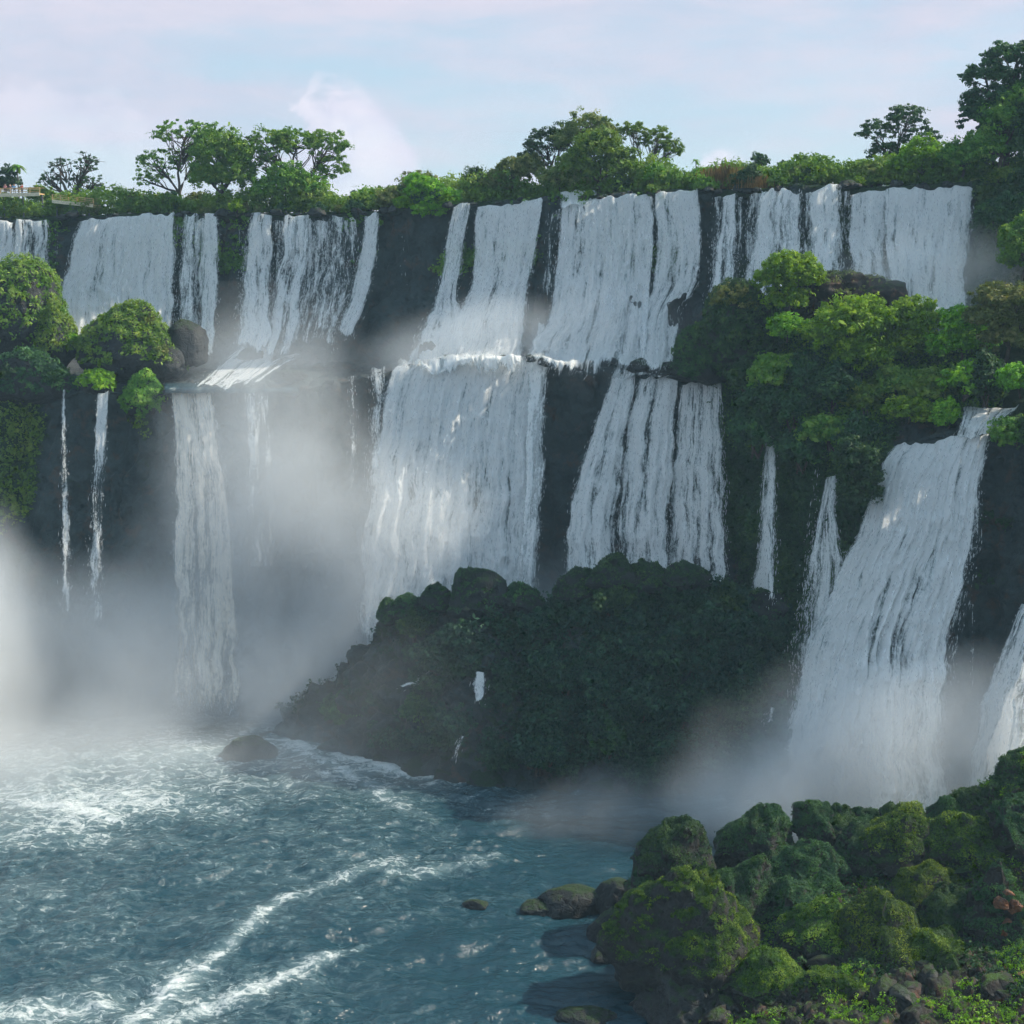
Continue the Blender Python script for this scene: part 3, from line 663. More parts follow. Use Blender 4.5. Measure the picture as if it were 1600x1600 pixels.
# lower tier
fall('widest lower fall, a misty white curtain in the middle of the lower tier', [(650, 546), (628, 560), (612, 578), (600, 630), (582, 720), (566, 820), (556, 1000)], [(862, 546), (861, 556), (858, 574), (850, 640), (846, 740), (840, 850), (836, 990)], 0.98, (1.0, 7.0), bulge=3.0, amp=1.8, spray=0.7, lipj=7, knee=1.6)
fall('torn side strand of the widest lower fall beside the bare dark wall', [(824, 560), (822, 640), (820, 760), (806, 940)], [(862, 566), (852, 640), (850, 740), (838, 940)], 0.62, (2.6, 8.0), spray=1.0)
fall('left and steepest of the three neighbouring lower falls, leaning outwards', [(957, 582), (930, 655), (906, 725), (890, 800), (874, 960)], [(993, 584), (984, 650), (970, 740), (964, 820), (962, 960)], 0.96, (1.0, 8.0), bulge=2.0, amp=1.4)
fall('middle one of the three neighbouring lower falls below the boulder ledge', [(996, 592), (980, 660), (968, 760), (960, 940)], [(1063, 586), (1054, 660), (1048, 740), (1042, 940)], 0.86, (1.0, 6.5), bulge=1.6, amp=1.4)
fall('right one of the three neighbouring lower falls, split in strands beside the green wall', [(1064, 602), (1054, 670), (1046, 760), (1040, 940)], [(1128, 592), (1132, 680), (1133, 780), (1134, 940)], 0.82, (1.0, 5.5), bulge=1.3, amp=1.4)
fall('slender fall dropping between hanging greenery to the dark headland', [(1198, 668), (1191, 740), (1184, 830), (1170, 955)], [(1210, 664), (1214, 740), (1213, 840), (1212, 935)], 0.80, (1.2, 4.5))
fall('faint side trickle left of the giant nearest waterfall', [(1270, 722), (1266, 780), (1254, 860), (1246, 960)], [(1278, 722), (1279, 780), (1276, 860), (1270, 960)], 0.40, (1.2, 4.5), spray=0.6)
fall('frayed side fall joining the giant nearest waterfall from the left', [(1292, 745), (1272, 820), (1256, 900), (1236, 1010), (1228, 1150)], [(1307, 738), (1306, 800), (1318, 880), (1320, 1000), (1310, 1150)], 0.72, (1.2, 6.0), amp=1.4)
fall('giant nearest waterfall roaring down the right side of the gorge', [(1402, 694), (1376, 725), (1340, 830), (1302, 905), (1266, 985), (1240, 1085), (1216, 1190), (1196, 1310)], [(1548, 678), (1532, 740), (1520, 830), (1494, 935), (1478, 1030), (1470, 1150), (1490, 1310)], 1.0, (1.2, 9.0), bulge=3.2, amp=2.3, spray=1.0)
fall('glassy teal margin of thin water along the right side of the giant waterfall', [(1505, 700), (1500, 760), (1500, 860), (1490, 940), (1466, 1040), (1462, 1120)], [(1556, 690), (1538, 740), (1532, 850), (1512, 940), (1490, 1030), (1478, 1120)], 0.48, (2.0, 5.0), spray=0.7)
fall('small upstream cascade feeding the giant waterfall under the yellow bush', [(1500, 634), (1504, 648), (1500, 664), (1494, 682)], [(1592, 634), (1575, 648), (1560, 664), (1552, 682)], 0.85, (0.6, 1.4), spray=0.5, bulge=0.3)
fall('thin drip down the black wall between the two right-hand falls', [(1516, 940), (1516, 1040), (1512, 1140)], [(1521, 940), (1521, 1040), (1520, 1140)], 0.42, (1.4, 3.0), spray=0.4, bulge=0.1)
fall('partly seen white fall at the right edge behind the mossy bank', [(1592, 945), (1556, 1030), (1528, 1110), (1496, 1280)], [(1730, 900), (1740, 1000), (1745, 1100), (1750, 1270)], 0.85, (1.5, 7.0), bulge=1.6, amp=1.6)
fall('cream tinted fall dropping off the flat shelf into the mist', [(268, 612), (276, 700), (275, 800), (270, 1120)], [(332, 612), (346, 700), (362, 780), (376, 1120)], 0.68, (1.2, 5.0), 'warmfall', fade=0.1)
fall('thin straight fall on the dark left wall, nearer the left edge', [(97, 606), (97, 700), (93, 980)], [(103, 606), (106, 700), (116, 980)], 0.56, (1.2, 4.0), spray=0.5, bulge=0.2)
fall('thin branching fall on the dark left wall, nearer the cream tinted fall', [(150, 616), (147, 700), (132, 980)], [(172, 612), (167, 700), (160, 980)], 0.50, (1.2, 4.0), spray=0.6, bulge=0.2)
fall('faint misty fall just left of the widest lower curtain', [(543, 590), (544, 660), (544, 760)], [(556, 590), (558, 660), (560, 760)], 0.55, (1.2, 4.0), spray=0.4)
fall('ragged little fall at the corner of the widest lower curtain', [(574, 574), (576, 640), (572, 740)], [(606, 570), (604, 640), (596, 740)], 0.50, (1.2, 4.0), spray=0.6)
fall('dim veil in the mist right of the cream tinted fall', [(380, 610), (384, 700), (386, 900)], [(420, 606), (424, 700), (430, 900)], 0.42, (1.2, 4.0), spray=0.2)
# rapids on the shelf between the tiers
fall('white cascade stepping down the left shelf below the ledge fall', [(372, 540), (345, 566), (300, 606)], [(432, 548), (426, 570), (372, 606)], 0.66, (1.2, 1.4), spray=0.5, bulge=0.2)
fall('thin diagonal run of whitewater over the misty shelf', [(462, 548), (418, 568), (372, 604)], [(472, 552), (440, 572), (398, 606)], 0.62, (1.2, 1.4), spray=0.5, bulge=0.2)
fall('short overflow between boulders above the three neighbouring falls', [(960, 574), (958, 580), (956, 590)], [(1066, 572), (1068, 580), (1066, 592)], 0.55, (0.8, 1.2), spray=0.4, bulge=0.1)

HL = 'small white cascade '
# flat shelf water seen edge-on
def shelf_slab():
    xs = np.linspace(262, 468, 80); V = []
    for D, dz in ((203.4, -0.55), (203.0, 0.0), (207.5, 0.12), (213, 0.2)):
        q = P(xs, 607 if D < 204 else 607, np.full_like(xs, 203.0)); q[:, 0] *= D/203.0; q[:, 1] = D-1.6+0.6*vn(np.stack([xs/14, 0*xs, 0*xs], -1), 3); q[:, 2] += dz; V.append(q)
    V = np.stack(V); o = mesh_np('water', V.reshape(-1, 3), grid_quads(4, len(xs)), M['water'], True, {'foam': np.full(V.shape[:2], 0.15)})
    tag(o, 'thin flat sheet of water on the left shelf above the cream tinted fall', 'water', kind='structure')
shelf_slab()

# ------------------------------------------------------------------ dark headland in the middle of the pool
SIL = [(405, 1146), (425, 1140), (470, 1092), (520, 1052), (560, 1004), (600, 952), (640, 944), (690, 922), (740, 914), (800, 930), (860, 932), (910, 905), (960, 890), (1040, 890), (1110, 896), (1150, 910), (1200, 930), (1260, 955), (1320, 1000)]
WLN = [(405, 1150), (425, 1145), (480, 1162), (560, 1187), (640, 1206), (710, 1226), (800, 1230), (900, 1234), (1000, 1242), (1100, 1244), (1210, 1240), (1320, 1245)]
CRD = [(405, 181), (500, 179), (600, 176), (740, 174), (900, 172), (1100, 170), (1200, 172), (1320, 173)]
SIL = [(x, y+(15 if x > 560 else 8 if x > 480 else 2)) for x, y in SIL]
def build_hill():
    pxs = np.arange(405, 1321, 1.8); sil = np.interp(pxs, *zip(*SIL)); wl = np.interp(pxs, *zip(*WLN)); cD = np.interp(pxs, *zip(*CRD))
    b = (800-wl)/F; wD = CAMZ/-((-sT+b*cT)/(cT+b*sT))
    rows = []
    crest = P(pxs, sil, cD)
    for e in (1, .8, .6, .4, .2, .1):
        q = crest.copy(); q[:, 1] += 16*e; q[:, 2] = crest[:, 2]*(1-e**1.3)-3*e; rows.append(q)
    for t in np.linspace(0, 1, 240):
        D = cD+(wD-cD)*t**0.85; rows.append(P(pxs, sil+(wl-sil)*t, D))
    q = rows[-1].copy(); q[:, 1] -= 2; q[:, 2] -= 4; rows.append(q)
    V = np.stack(rows)
    gx = np.gradient(V, axis=1); gy = np.gradient(V, axis=0); nr = np.cross(gy, gx); nr /= np.linalg.norm(nr, axis=-1, keepdims=True)+1e-9; nr *= np.where(nr[..., 2:3] < 0, -1, 1)
    F1, F2, cid = cells(V*0.30, 5); G1, G2, gid = cells(V*0.75+3, 6)
    d = (0.62-F1)*3.6*(0.4+cid)+(0.6-G1)*1.3+fbm(V*0.5, 2, 4)*0.5-0.5
    k = np.clip(V[..., 2]/2.0, 0.15, 1)
    V = V+nr*(d*k)[..., None]
    moss = 0.42+fbm(V*0.12, 9, 4)*0.35+0.25*sstep(V[..., 0], -5, 12)-0.4*(1-sstep(V[..., 2], 0.5, 3.5))
    o = mesh_np('hill', V.reshape(-1, 3), grid_quads(V.shape[0], len(pxs))[:, ::-1], M['cliff'], True, {'moss': moss})
    tag(o, 'dark overgrown headland of boulders rising from the pool in front of the lower falls', 'hill', kind='structure')
    return V, nr, moss
HV, HN, HM = build_hill()

def scatter(V, nr, w, n, per, size, radius, mat, name, label, cat, sc_tint=0.25, lift=0.15, droop=0.0, extra=None):
    """undergrowth: n tufts of leaves over the surface V with weights w"""
    Vf = V.reshape(-1, 3); Nf = nr.reshape(-1, 3); w = np.clip(w.reshape(-1), 0, None)
    gx = np.linalg.norm(np.gradient(V, axis=1), axis=-1)*np.linalg.norm(np.gradient(V, axis=0), axis=-1); w = w*gx.reshape(-1)
    i = rng.choice(len(Vf), n, p=w/w.sum())
    R = radius*np.exp(rng.normal(0, 0.35, n))
    C = Vf[i]+Nf[i]*(lift+R[:, None]*0.3)+rng.normal(size=(n, 3))*0.15; C[:, 2] -= droop*R*rng.random(n)
    tb = np.clip(0.36+fbm(C*sc_tint, 88, 4)*1.2+rng.normal(0, 0.12, n), 0, 1)
    q, Q, t = clump_leaves(C, R, per, size, 0.8, tb, 0.3)
    o = mesh_np(name, q, Q, M[mat], False, {'tint': t}); tag(o, label, cat, kind='stuff'); return o
HPX, HPY = proj(HV)
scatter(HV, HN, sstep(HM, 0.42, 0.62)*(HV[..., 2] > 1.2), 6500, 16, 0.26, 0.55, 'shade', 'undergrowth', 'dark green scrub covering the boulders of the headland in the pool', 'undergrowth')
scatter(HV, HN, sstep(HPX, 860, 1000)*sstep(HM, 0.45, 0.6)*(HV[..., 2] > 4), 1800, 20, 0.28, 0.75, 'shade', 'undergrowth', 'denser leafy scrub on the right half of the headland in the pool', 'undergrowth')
CPXg = np.broadcast_to(CPX, CV.shape[:2]); K = CK[:, None]+0*CPXg
CZ = CV[..., 2]
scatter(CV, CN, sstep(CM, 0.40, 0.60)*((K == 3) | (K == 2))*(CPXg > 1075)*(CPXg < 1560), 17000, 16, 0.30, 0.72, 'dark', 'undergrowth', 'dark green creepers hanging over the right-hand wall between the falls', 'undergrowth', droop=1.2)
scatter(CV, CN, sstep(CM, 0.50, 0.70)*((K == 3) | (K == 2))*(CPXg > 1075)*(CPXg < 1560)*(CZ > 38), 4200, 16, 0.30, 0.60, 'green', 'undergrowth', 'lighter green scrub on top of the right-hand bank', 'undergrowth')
scatter(CV, CN, sstep(CM, 0.42, 0.62)*((K == 3) | (K == 2))*(CPXg < 560), 6000, 16, 0.30, 0.60, 'green', 'undergrowth', 'green creepers hanging down the left-hand wall beside the thin falls', 'undergrowth', droop=1.6)
scatter(CV, CN, sstep(CM, 0.12, 0.40)*(K == 1)*(CPXg < 1100)*(CZ > 61), 2500, 14, 0.28, 0.5, 'green', 'undergrowth', 'sparse greenery clinging to the upper wall between the falls', 'undergrowth', droop=1.5)
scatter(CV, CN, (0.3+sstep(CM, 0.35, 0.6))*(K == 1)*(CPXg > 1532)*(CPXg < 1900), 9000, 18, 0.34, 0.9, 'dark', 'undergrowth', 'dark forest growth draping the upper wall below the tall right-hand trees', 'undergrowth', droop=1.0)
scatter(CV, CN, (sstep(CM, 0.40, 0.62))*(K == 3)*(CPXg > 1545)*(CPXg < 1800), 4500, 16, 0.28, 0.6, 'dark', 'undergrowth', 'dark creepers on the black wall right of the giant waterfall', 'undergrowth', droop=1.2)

# ------------------------------------------------------------------ rim greenery
FALLX = [(-120, 80), (120, 275), (285, 345), (392, 428), (440, 490), (570, 596), (705, 740), (742, 850), (874, 1020), (1020, 1093), (1126, 1153), (1185, 1257), (1263, 1316), (1326, 1524)]
def over_fall(px): return any(a-3 < px < b+3 for a, b in FALLX)
def rim_under():
    n = 9000; px = rng.uniform(-300, 1900, n); back = rng.uniform(1.5, 16, n)**1.0
    D = rimD(px)+back; base = P(px, rimY(px), rimD(px)); z0 = base[:, 2]+0.7
    z = z0+rng.random(n)**1.4*(1.6+1.6*(1+vn(np.stack([px/60, 0*px, 0*px], -1), 4)))
    X = PX(px, z, D); C = np.stack([X, D, z], -1)
    tb = np.clip(0.45+fbm(C*0.12, 12, 3)*0.9+rng.normal(0, .1, n), 0, 1)
    q, Q, t = clump_leaves(C, 0.75*np.exp(rng.normal(0, 0.3, n)), 16, 0.32, 0.8, tb, 0.3)
    o = mesh_np('undergrowth', q, Q, M['green'], False, {'tint': t}); tag(o, 'low tangled green scrub along the top of the cliff rim', 'undergrowth', kind='stuff')
rim_under()

protos = []
for k, (mt, lb) in enumerate([('green', [(0, 0, 1.4, 2.2, 1.8, 1.4), (1.5, .3, 1.1, 1.4, 1.3, 1.1)]), ('olive', [(0, 0, 1.2, 2.0, 1.7, 1.1), (-1.4, .2, .9, 1.3, 1.2, .9)]), ('dark', [(0, 0, 1.6, 1.9, 1.6, 1.6)]),
                              ('bright', [(0, 0, 1.3, 2.0, 1.6, 1.2), (1.2, -.3, 1.6, 1.1, 1, 1)]), ('olive', [(0, 0, 1.8, 1.5, 1.4, 1.7)]), ('green', [(0, 0, 1.0, 2.8, 1.8, 1.0)])]):
    protos.append((make_plant('bush', lb, mt, 60, 46, 0.30, 0.62, 0.5, 0.09, 'bark', stems=3), mt))
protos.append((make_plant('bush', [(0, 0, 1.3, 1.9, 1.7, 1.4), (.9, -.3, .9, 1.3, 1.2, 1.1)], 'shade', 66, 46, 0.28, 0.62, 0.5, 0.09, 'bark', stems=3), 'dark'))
used = [False]*7
def bush_copy(k, p, label, group, sc=1.0, cat='bush'):
    r, mt = protos[k]
    if used[k]: r = copy_tree(r)
    else: used[k] = True
    return put(r, p, label, cat, group, rng.uniform(0, 6.28), sc)
colw = {'green': 'mid green', 'olive': 'olive brown', 'dark': 'dark green', 'bright': 'bright green'}
zones = [(-120, 120, 'at the left end of the rim near the boardwalk'), (120, 350, 'on the rim above the broad left curtain'), (350, 560, 'on the rim below the two wide-crowned trees'), (560, 745, 'on the rim between slanted fall and central curtain'),
         (745, 1020, 'at the foot of the central clump of trees'), (1020, 1330, 'on the rim above the slim recess falls'), (1330, 1540, 'on the rim above the great right-hand curtain'), (1540, 1900, 'under the tall forest trees at the right')]
def zone(px):
    for a, b, s in zones:
        if a <= px < b: return s
    return zones[-1][2]
for i in range(125):
    px = rng.uniform(-110, 1880) if i > 30 else np.linspace(-100, 1700, 31)[i]
    front = rng.random() < (0.22 if over_fall(px) else 0.7)
    D = rimD(px)+(rng.uniform(0.3, 1.6) if front else rng.uniform(3.5, 11)); b0 = P(px, rimY(px), rimD(px)); z = b0[2]+(0.0 if front else 0.4)
    k = int(rng.choice(6, p=[.26, .2, .16, .12, .1, .16]))
    sc = rng.uniform(0.55, 1.15)*((0.45 if over_fall(px) else 0.85) if front else 1.15)
    bush_copy(k, (PX(px, z, D), D, z), f'{colw[protos[k][1]]} bush {zone(px)}', f'bushes {zone(px)}', sc)

def tree_at(px, py, D, **kw): return P(px, py, D)
def ZR(px): return P(px, rimY(px), rimD(px))[2]+0.4
def rim_tree(px, back, name, label, lobes, leafmat, **kw):
    if 280 <= px <= 470: lobes = [tuple(v*1.1 for v in l) for l in lobes]
    D = rimD(px)+back; z = ZR(px); r = make_plant(name, lobes, leafmat, **kw); put(r, (PX(px, z, D), D, z), label, 'tree'); return r
m_ = 0.1055   # metres per photo px at ~232 m
# two wide-crowned trees, left of the sky gap
rim_tree(285, 9, 'broadleaf_tree', 'airy spreading tree on the rim, leftmost of the two wide-crowned trees', [(-3.2, 0, 7.2, 3.6, 3, 2.6), (0.8, 0, 11.6, 4.6, 3.2, 2.2), (2.4, 0.8, 8.6, 3, 2.6, 2), (-4.6, -.5, 4.8, 2.2, 2, 1.4)], 'green', n_clump=105, per=42, leaf=0.30, clump_r=0.85, trunk_h=3.2, trunk_r=0.32, open_=1.0, flat=0.55)
rim_tree(345, 5, 'broadleaf_tree', 'dense bright green tree between the two airy crowns on the left rim', [(0, 0, 9.0, 4.2, 3.4, 3.4), (1.5, -.5, 5.2, 4.2, 3, 3), (-1.8, -.3, 5.0, 3.0, 2.4, 2.6), (2.6, 0, 8, 2.8, 2.5, 2.4)], 'green', n_clump=230, per=55, leaf=0.32, clump_r=0.95, trunk_h=3, trunk_r=0.35)
rim_tree(465, 9, 'broadleaf_tree', 'wide round-topped airy tree on the left rim, nearest the pink cloud', [(-4, 0, 9.6, 4.0, 3, 2.4), (0.2, 0, 10.4, 3.6, 3, 2), (4.6, 0, 9.6, 3.2, 3, 2.6), (5, .3, 6.2, 2.6, 2.4, 2.2), (-5, 0, 6.8, 2.4, 2, 2)], 'green', n_clump=185, per=44, leaf=0.30, clump_r=0.9, trunk_h=3.6, trunk_r=0.36, open_=0.8, bare=6, flat=0.6)
rim_tree(448, 4, 'leafy_shrub', 'rounded mid green shrub beneath the wide airy crown on the left rim', [(0, 0, 4.4, 3.6, 2.6, 2.6), (3.6, 0, 3.2, 2.8, 2, 2), (-3, 0, 3.0, 2.6, 2, 1.8)], 'green', n_clump=150, per=50, leaf=0.32, clump_r=0.8, trunk_h=1.5, trunk_r=0.2)
# boardwalk end
rim_tree(114, 12, 'gnarled_tree', 'dark half-bare gnarled tree standing behind the boardwalk', [(-3.6, 0, 6.0, 2.0, 1.5, 1.3), (-1.6, 0, 8.2, 2.0, 1.5, 1.5), (2.8, 0, 8.4, 1.9, 1.6, 2.0), (3.6, 0, 5.0, 2.4, 1.6, 1.5), (1.2, 0, 5.6, 1.8, 1.5, 1.4)], 'dark', n_clump=62, per=26, leaf=0.26, clump_r=0.62, trunk_h=2.4, trunk_r=0.42, open_=1.0, bare=34, flat=0.5)
rim_tree(12, 14, 'broadleaf_tree', 'small round dark tree at the left edge beside the palm', [(0, 0, 6.4, 2.6, 2, 2.2), (-1.6, 0, 5.2, 1.8, 1.6, 1.4)], 'dark', n_clump=60, per=50, leaf=0.3, clump_r=0.7, trunk_h=3.6, trunk_r=0.16)
rim_tree(66, 13, 'leafy_shrub', 'rounded shrub tree between the palm and the gnarled tree', [(0, 0, 3.4, 2.2, 1.8, 1.8), (1.8, 0, 2.8, 1.6, 1.5, 1.4)], 'green', n_clump=60, per=50, leaf=0.3, clump_r=0.7, trunk_h=1.5, trunk_r=0.14)
# central clump
rim_tree(860, 10, 'broadleaf_tree', 'grey-green feathery tree at the left shoulder of the central clump', [(-0.6, 0, 8.2, 3.4, 2.6, 2.4), (-3.2, 0, 5.4, 2.6, 2, 2), (2.0, 0, 9.8, 2.6, 2.2, 2)], 'dark', n_clump=110, per=40, leaf=0.28, clump_r=0.8, trunk_h=3, trunk_r=0.26, open_=0.7, flat=0.6)
rim_tree(915, 8, 'broadleaf_tree', 'tallest tree at the peak of the central clump', [(0, 0, 10.4, 3.4, 2.6, 2.2), (-2.4, 0, 8.4, 2.6, 2.2, 1.8), (2.6, 0, 9.0, 2.8, 2.2, 2)], 'olive', n_clump=120, per=44, leaf=0.3, clump_r=0.8, trunk_h=4, trunk_r=0.3, open_=0.5, bare=10, flat=0.6)
rim_tree(935, 4, 'broadleaf_tree', 'dense sunlit tree in the front of the central clump', [(0, 0, 6.6, 4.0, 3, 3), (-3.2, 0, 4.2, 3, 2.4, 2.2), (3.2, 0, 4.6, 3, 2.4, 2.4)], 'green', n_clump=190, per=55, leaf=0.32, clump_r=0.9, trunk_h=2, trunk_r=0.28)
rim_tree(1003, 9, 'broadleaf_tree', 'leaning open-branched tree on the right side of the central clump', [(-1.5, 0, 9.2, 2.0, 1.8, 1.4), (2.2, 0, 7.8, 2.6, 2, 1.8), (4.4, 0, 6.4, 1.8, 1.6, 1.2)], 'green', n_clump=74, per=38, leaf=0.28, clump_r=0.75, trunk_h=2.6, trunk_r=0.22, open_=1.0, flat=0.55)
rim_tree(800, 6, 'leafy_shrub', 'olive shrub sloping down left of the central clump', [(0, 0, 4.2, 3.0, 2.2, 2.2), (-3.0, 0, 2.8, 2.4, 2, 1.6), (2.6, 0, 5, 2.4, 2, 2)], 'olive', n_clump=130, per=48, leaf=0.3, clump_r=0.75, trunk_h=1.4, trunk_r=0.16)
rim_tree(870, 3, 'leafy_shrub', 'yellowish bush at the foot of the central clump', [(0, 0, 3.0, 3.0, 2.0, 1.7), (2.8, 0, 2.4, 2, 1.8, 1.3)], 'olive', n_clump=110, per=48, leaf=0.28, clump_r=0.7, trunk_h=1.2, trunk_r=0.14)
rim_tree(1022, 4, 'leafy_shrub', 'low rounded bush right of the central clump', [(0, 0, 2.2, 2.2, 1.8, 1.5), (2.4, 0, 1.6, 1.8, 1.5, 1.1)], 'green', n_clump=70, per=46, leaf=0.28, clump_r=0.65, trunk_h=1, trunk_r=0.12)
rim_tree(742, 6, 'leafy_shrub', 'dark wiry bush right of the bright creeper mound', [(0, 0, 3.4, 1.8, 1.6, 1.8), (2.0, 0, 3.0, 1.8, 1.5, 1.5)], 'dark', n_clump=70, per=40, leaf=0.27, clump_r=0.65, trunk_h=1.2, trunk_r=0.13, open_=.5)
rim_tree(662, 0.5, 'leafy_shrub', 'bright green creeper mound spilling over the rim left of the narrow steep fall', [(0, 0, 2.4, 2.8, 1.8, 1.8), (3.2, -.4, 1.2, 2.6, 1.5, 1.5), (1.0, -.8, -0.6, 2.6, 1.0, 1.6), (-1.2, 0, 3.6, 1.6, 1.4, 1)], 'bright', n_clump=150, per=46, leaf=0.3, clump_r=0.7, trunk_h=.8, trunk_r=0.14)
rim_tree(655, 7, 'leafy_shrub', 'dull green bush standing behind the bright creeper mound', [(0, 0, 3.6, 2.8, 2.0, 1.7)], 'olive', n_clump=70, per=46, leaf=0.28, clump_r=0.65, trunk_h=1.2, trunk_r=0.13)
# right skyline
rim_tree(1187, 9, 'leafy_shrub', 'small dark sapling poking up from the rim above the recess falls', [(0, 0, 3.8, 1.2, 1, 1.2)], 'dark', n_clump=26, per=36, leaf=0.26, clump_r=0.5, trunk_h=2, trunk_r=0.09, open_=.5)
rim_tree(1395, 12, 'broadleaf_tree', 'open blue-green tree left of the tall forest at the right', [(-2.6, 0, 7.6, 2.8, 2.4, 2.0), (1.6, 0, 9.6, 2.8, 2.2, 1.8), (3.4, 0, 6.8, 2.6, 2, 2), (-1.4, 0, 4.6, 2.4, 2, 1.8)], 'dark', n_clump=120, per=40, leaf=0.28, clump_r=0.78, trunk_h=3, trunk_r=0.24, open_=0.8, flat=0.55)
rim_tree(1440, 4, 'broadleaf_tree', 'bright rounded tree in front of the open blue-green tree', [(0, 0, 3.8, 3.4, 2.4, 2.4), (3.0, 0, 3.2, 2.6, 2, 2), (-2.6, 0, 2.6, 2, 1.8, 1.6)], 'bright', n_clump=120, per=48, leaf=0.3, clump_r=0.75, trunk_h=1.4, trunk_r=0.18)
rim_tree(1575, 4, 'forest_tree', 'tallest forest tree, crown layered against the sky at the right edge', [(0, 0, 16.6, 4.4, 3.4, 1.7), (-4.0, 0, 14.2, 3.0, 2.6, 1.6), (-2.5, 0, 11.0, 4.0, 3, 2.0), (3, 0, 12.6, 4.6, 3.4, 3), (-5.2, 0, 8.8, 2.8, 2.4, 1.6), (0, -.5, 7.6, 4.6, 3, 2.2)], 'dark', n_clump=330, per=52, leaf=0.32, clump_r=0.95, trunk_h=5.5, trunk_r=0.42, open_=0.6, flat=0.5)
rim_tree(1560, 1, 'forest_tree', 'sunlit tree within the tall forest, below the layered crown', [(0, 0, 8.4, 3.0, 2.4, 2.4), (2.5, 0, 10.8, 3, 2.4, 2), (-2.0, 0, 4.4, 2.6, 2.2, 2.2)], 'green', n_clump=130, per=50, leaf=0.31, clump_r=0.9, trunk_h=3.5, trunk_r=0.28)
rim_tree(1500, 2, 'leafy_shrub', 'dark rounded shrub at the right end of the great curtain', [(0, 0, 3.4, 2.8, 2.2, 2.4), (2.6, 0, 4.6, 2.4, 2, 2.4)], 'green', n_clump=100, per=48, leaf=0.3, clump_r=0.8, trunk_h=1.4, trunk_r=0.2)
for q, (px, back, s) in enumerate([(1640, 6, 1.0), (1720, 3, .9), (1820, 6, 1.05)]):
    rim_tree(px, back, 'forest_tree', ['forest tree just beyond the tallest layered crown', 'second forest tree outwards from the tallest layered crown', 'outermost forest tree on the right-hand rim'][q], [(0, 0, 13*s, 4.4, 3.4, 3.2), (-3, 0, 9*s, 4, 3, 3), (3, 0, 8*s, 4, 3, 3)], 'dark', n_clump=150, per=44, leaf=0.38, clump_r=1.1, trunk_h=5, trunk_r=0.4)
rim_tree(1552, 6, 'forest_tree', 'dark rounded tree filling the gap below the layered crown', [(0, 0, 5.0, 3.0, 2.4, 3.2), (2.6, 0, 6.0, 2.8, 2.4, 3.4), (-2.4, 0, 3.4, 2.2, 2, 2.2)], 'dark', n_clump=120, per=50, leaf=0.32, clump_r=0.9, trunk_h=2, trunk_r=0.25)
rim_tree(1610, 3, 'forest_tree', 'dense dark tree under the right side of the layered crown', [(0, 0, 5.0, 3.4, 2.4, 3.6), (-1.6, 0, 7.6, 2.8, 2.4, 3.0)], 'dark', n_clump=120, per=50, leaf=0.32, clump_r=0.9, trunk_h=2, trunk_r=0.25)
# dark lower forest trees under the tall ones, on the wall at the right
for q, (px, py, D) in enumerate([(1560, 340, 187), (1600, 400, 184), (1592, 300, 189)]):
    r = make_plant('forest_tree', [(0, 0, 2.4, 2.8, 2.2, 2.2), (1.5, 0, 4, 2.2, 2, 1.8)], 'dark' if q != 1 else 'green', 90, 46, 0.32, 0.85, 1.6, 0.2)
    p = P(px, py, D); p[2] -= 2.5; put(r, p, ['dark tree rooted on the upper wall right of the great curtain', 'green tree leaning from the wall at the right edge above the umbrella tree', 'dark tree at the rim directly under the tallest layered crown'][q], 'tree')

# palms
def make_palm(h, r, n, label, p, fr=1.5, seed=1):
    root = empty('palm_tree', p); tag(root, label, 'palm tree')
    V, Q = tubes([(np.array([[0, 0, -0.5], [0.1, 0, h*0.4], [0.05, 0, h*0.8], [0, 0, h]]), [r*1.3, r, r*0.9, r*0.8])], 8)
    mesh_np('trunk', V, Q, M['greybark'], True, parent=root)
    for i in range(n):
        a = i/n*6.283+rng.normal()*0.2; el = rng.uniform(-0.2, 1.0); k = 8; s = np.linspace(0, 1, k)
        rad = fr*s*math.cos(el)*0.95; zz = h+fr*(math.sin(el)*s*0.9-0.75*s**2)
        mid = np.stack([np.cos(a)*rad, np.sin(a)*rad, zz], -1); side = np.array([-math.sin(a), math.cos(a), 0.0]); wd = fr*0.20*np.sin(s*math.pi*0.9+0.15)
        Vv = np.stack([mid-side*wd[:, None]-np.array([0, 0, .35])*wd[:, None], mid, mid+side*wd[:, None]-np.array([0, 0, .35])*wd[:, None]], 1)
        mesh_np('frond', Vv.reshape(-1, 3), grid_quads(k, 3), M['green'], False, {'tint': np.full(k*3, 0.3+0.3*rng.random())}, parent=root)
z = ZR(30); make_palm(8.8, 0.12, 13, 'slim palm rising above the small round tree at the left edge', (PX(31, z, 251), 251, z), 1.9)
z = ZR(1085); make_palm(4.6, 0.07, 9, 'tiny lone palm against the sky right of the central clump', (PX(1086, z, 222), 222, z), 0.95)

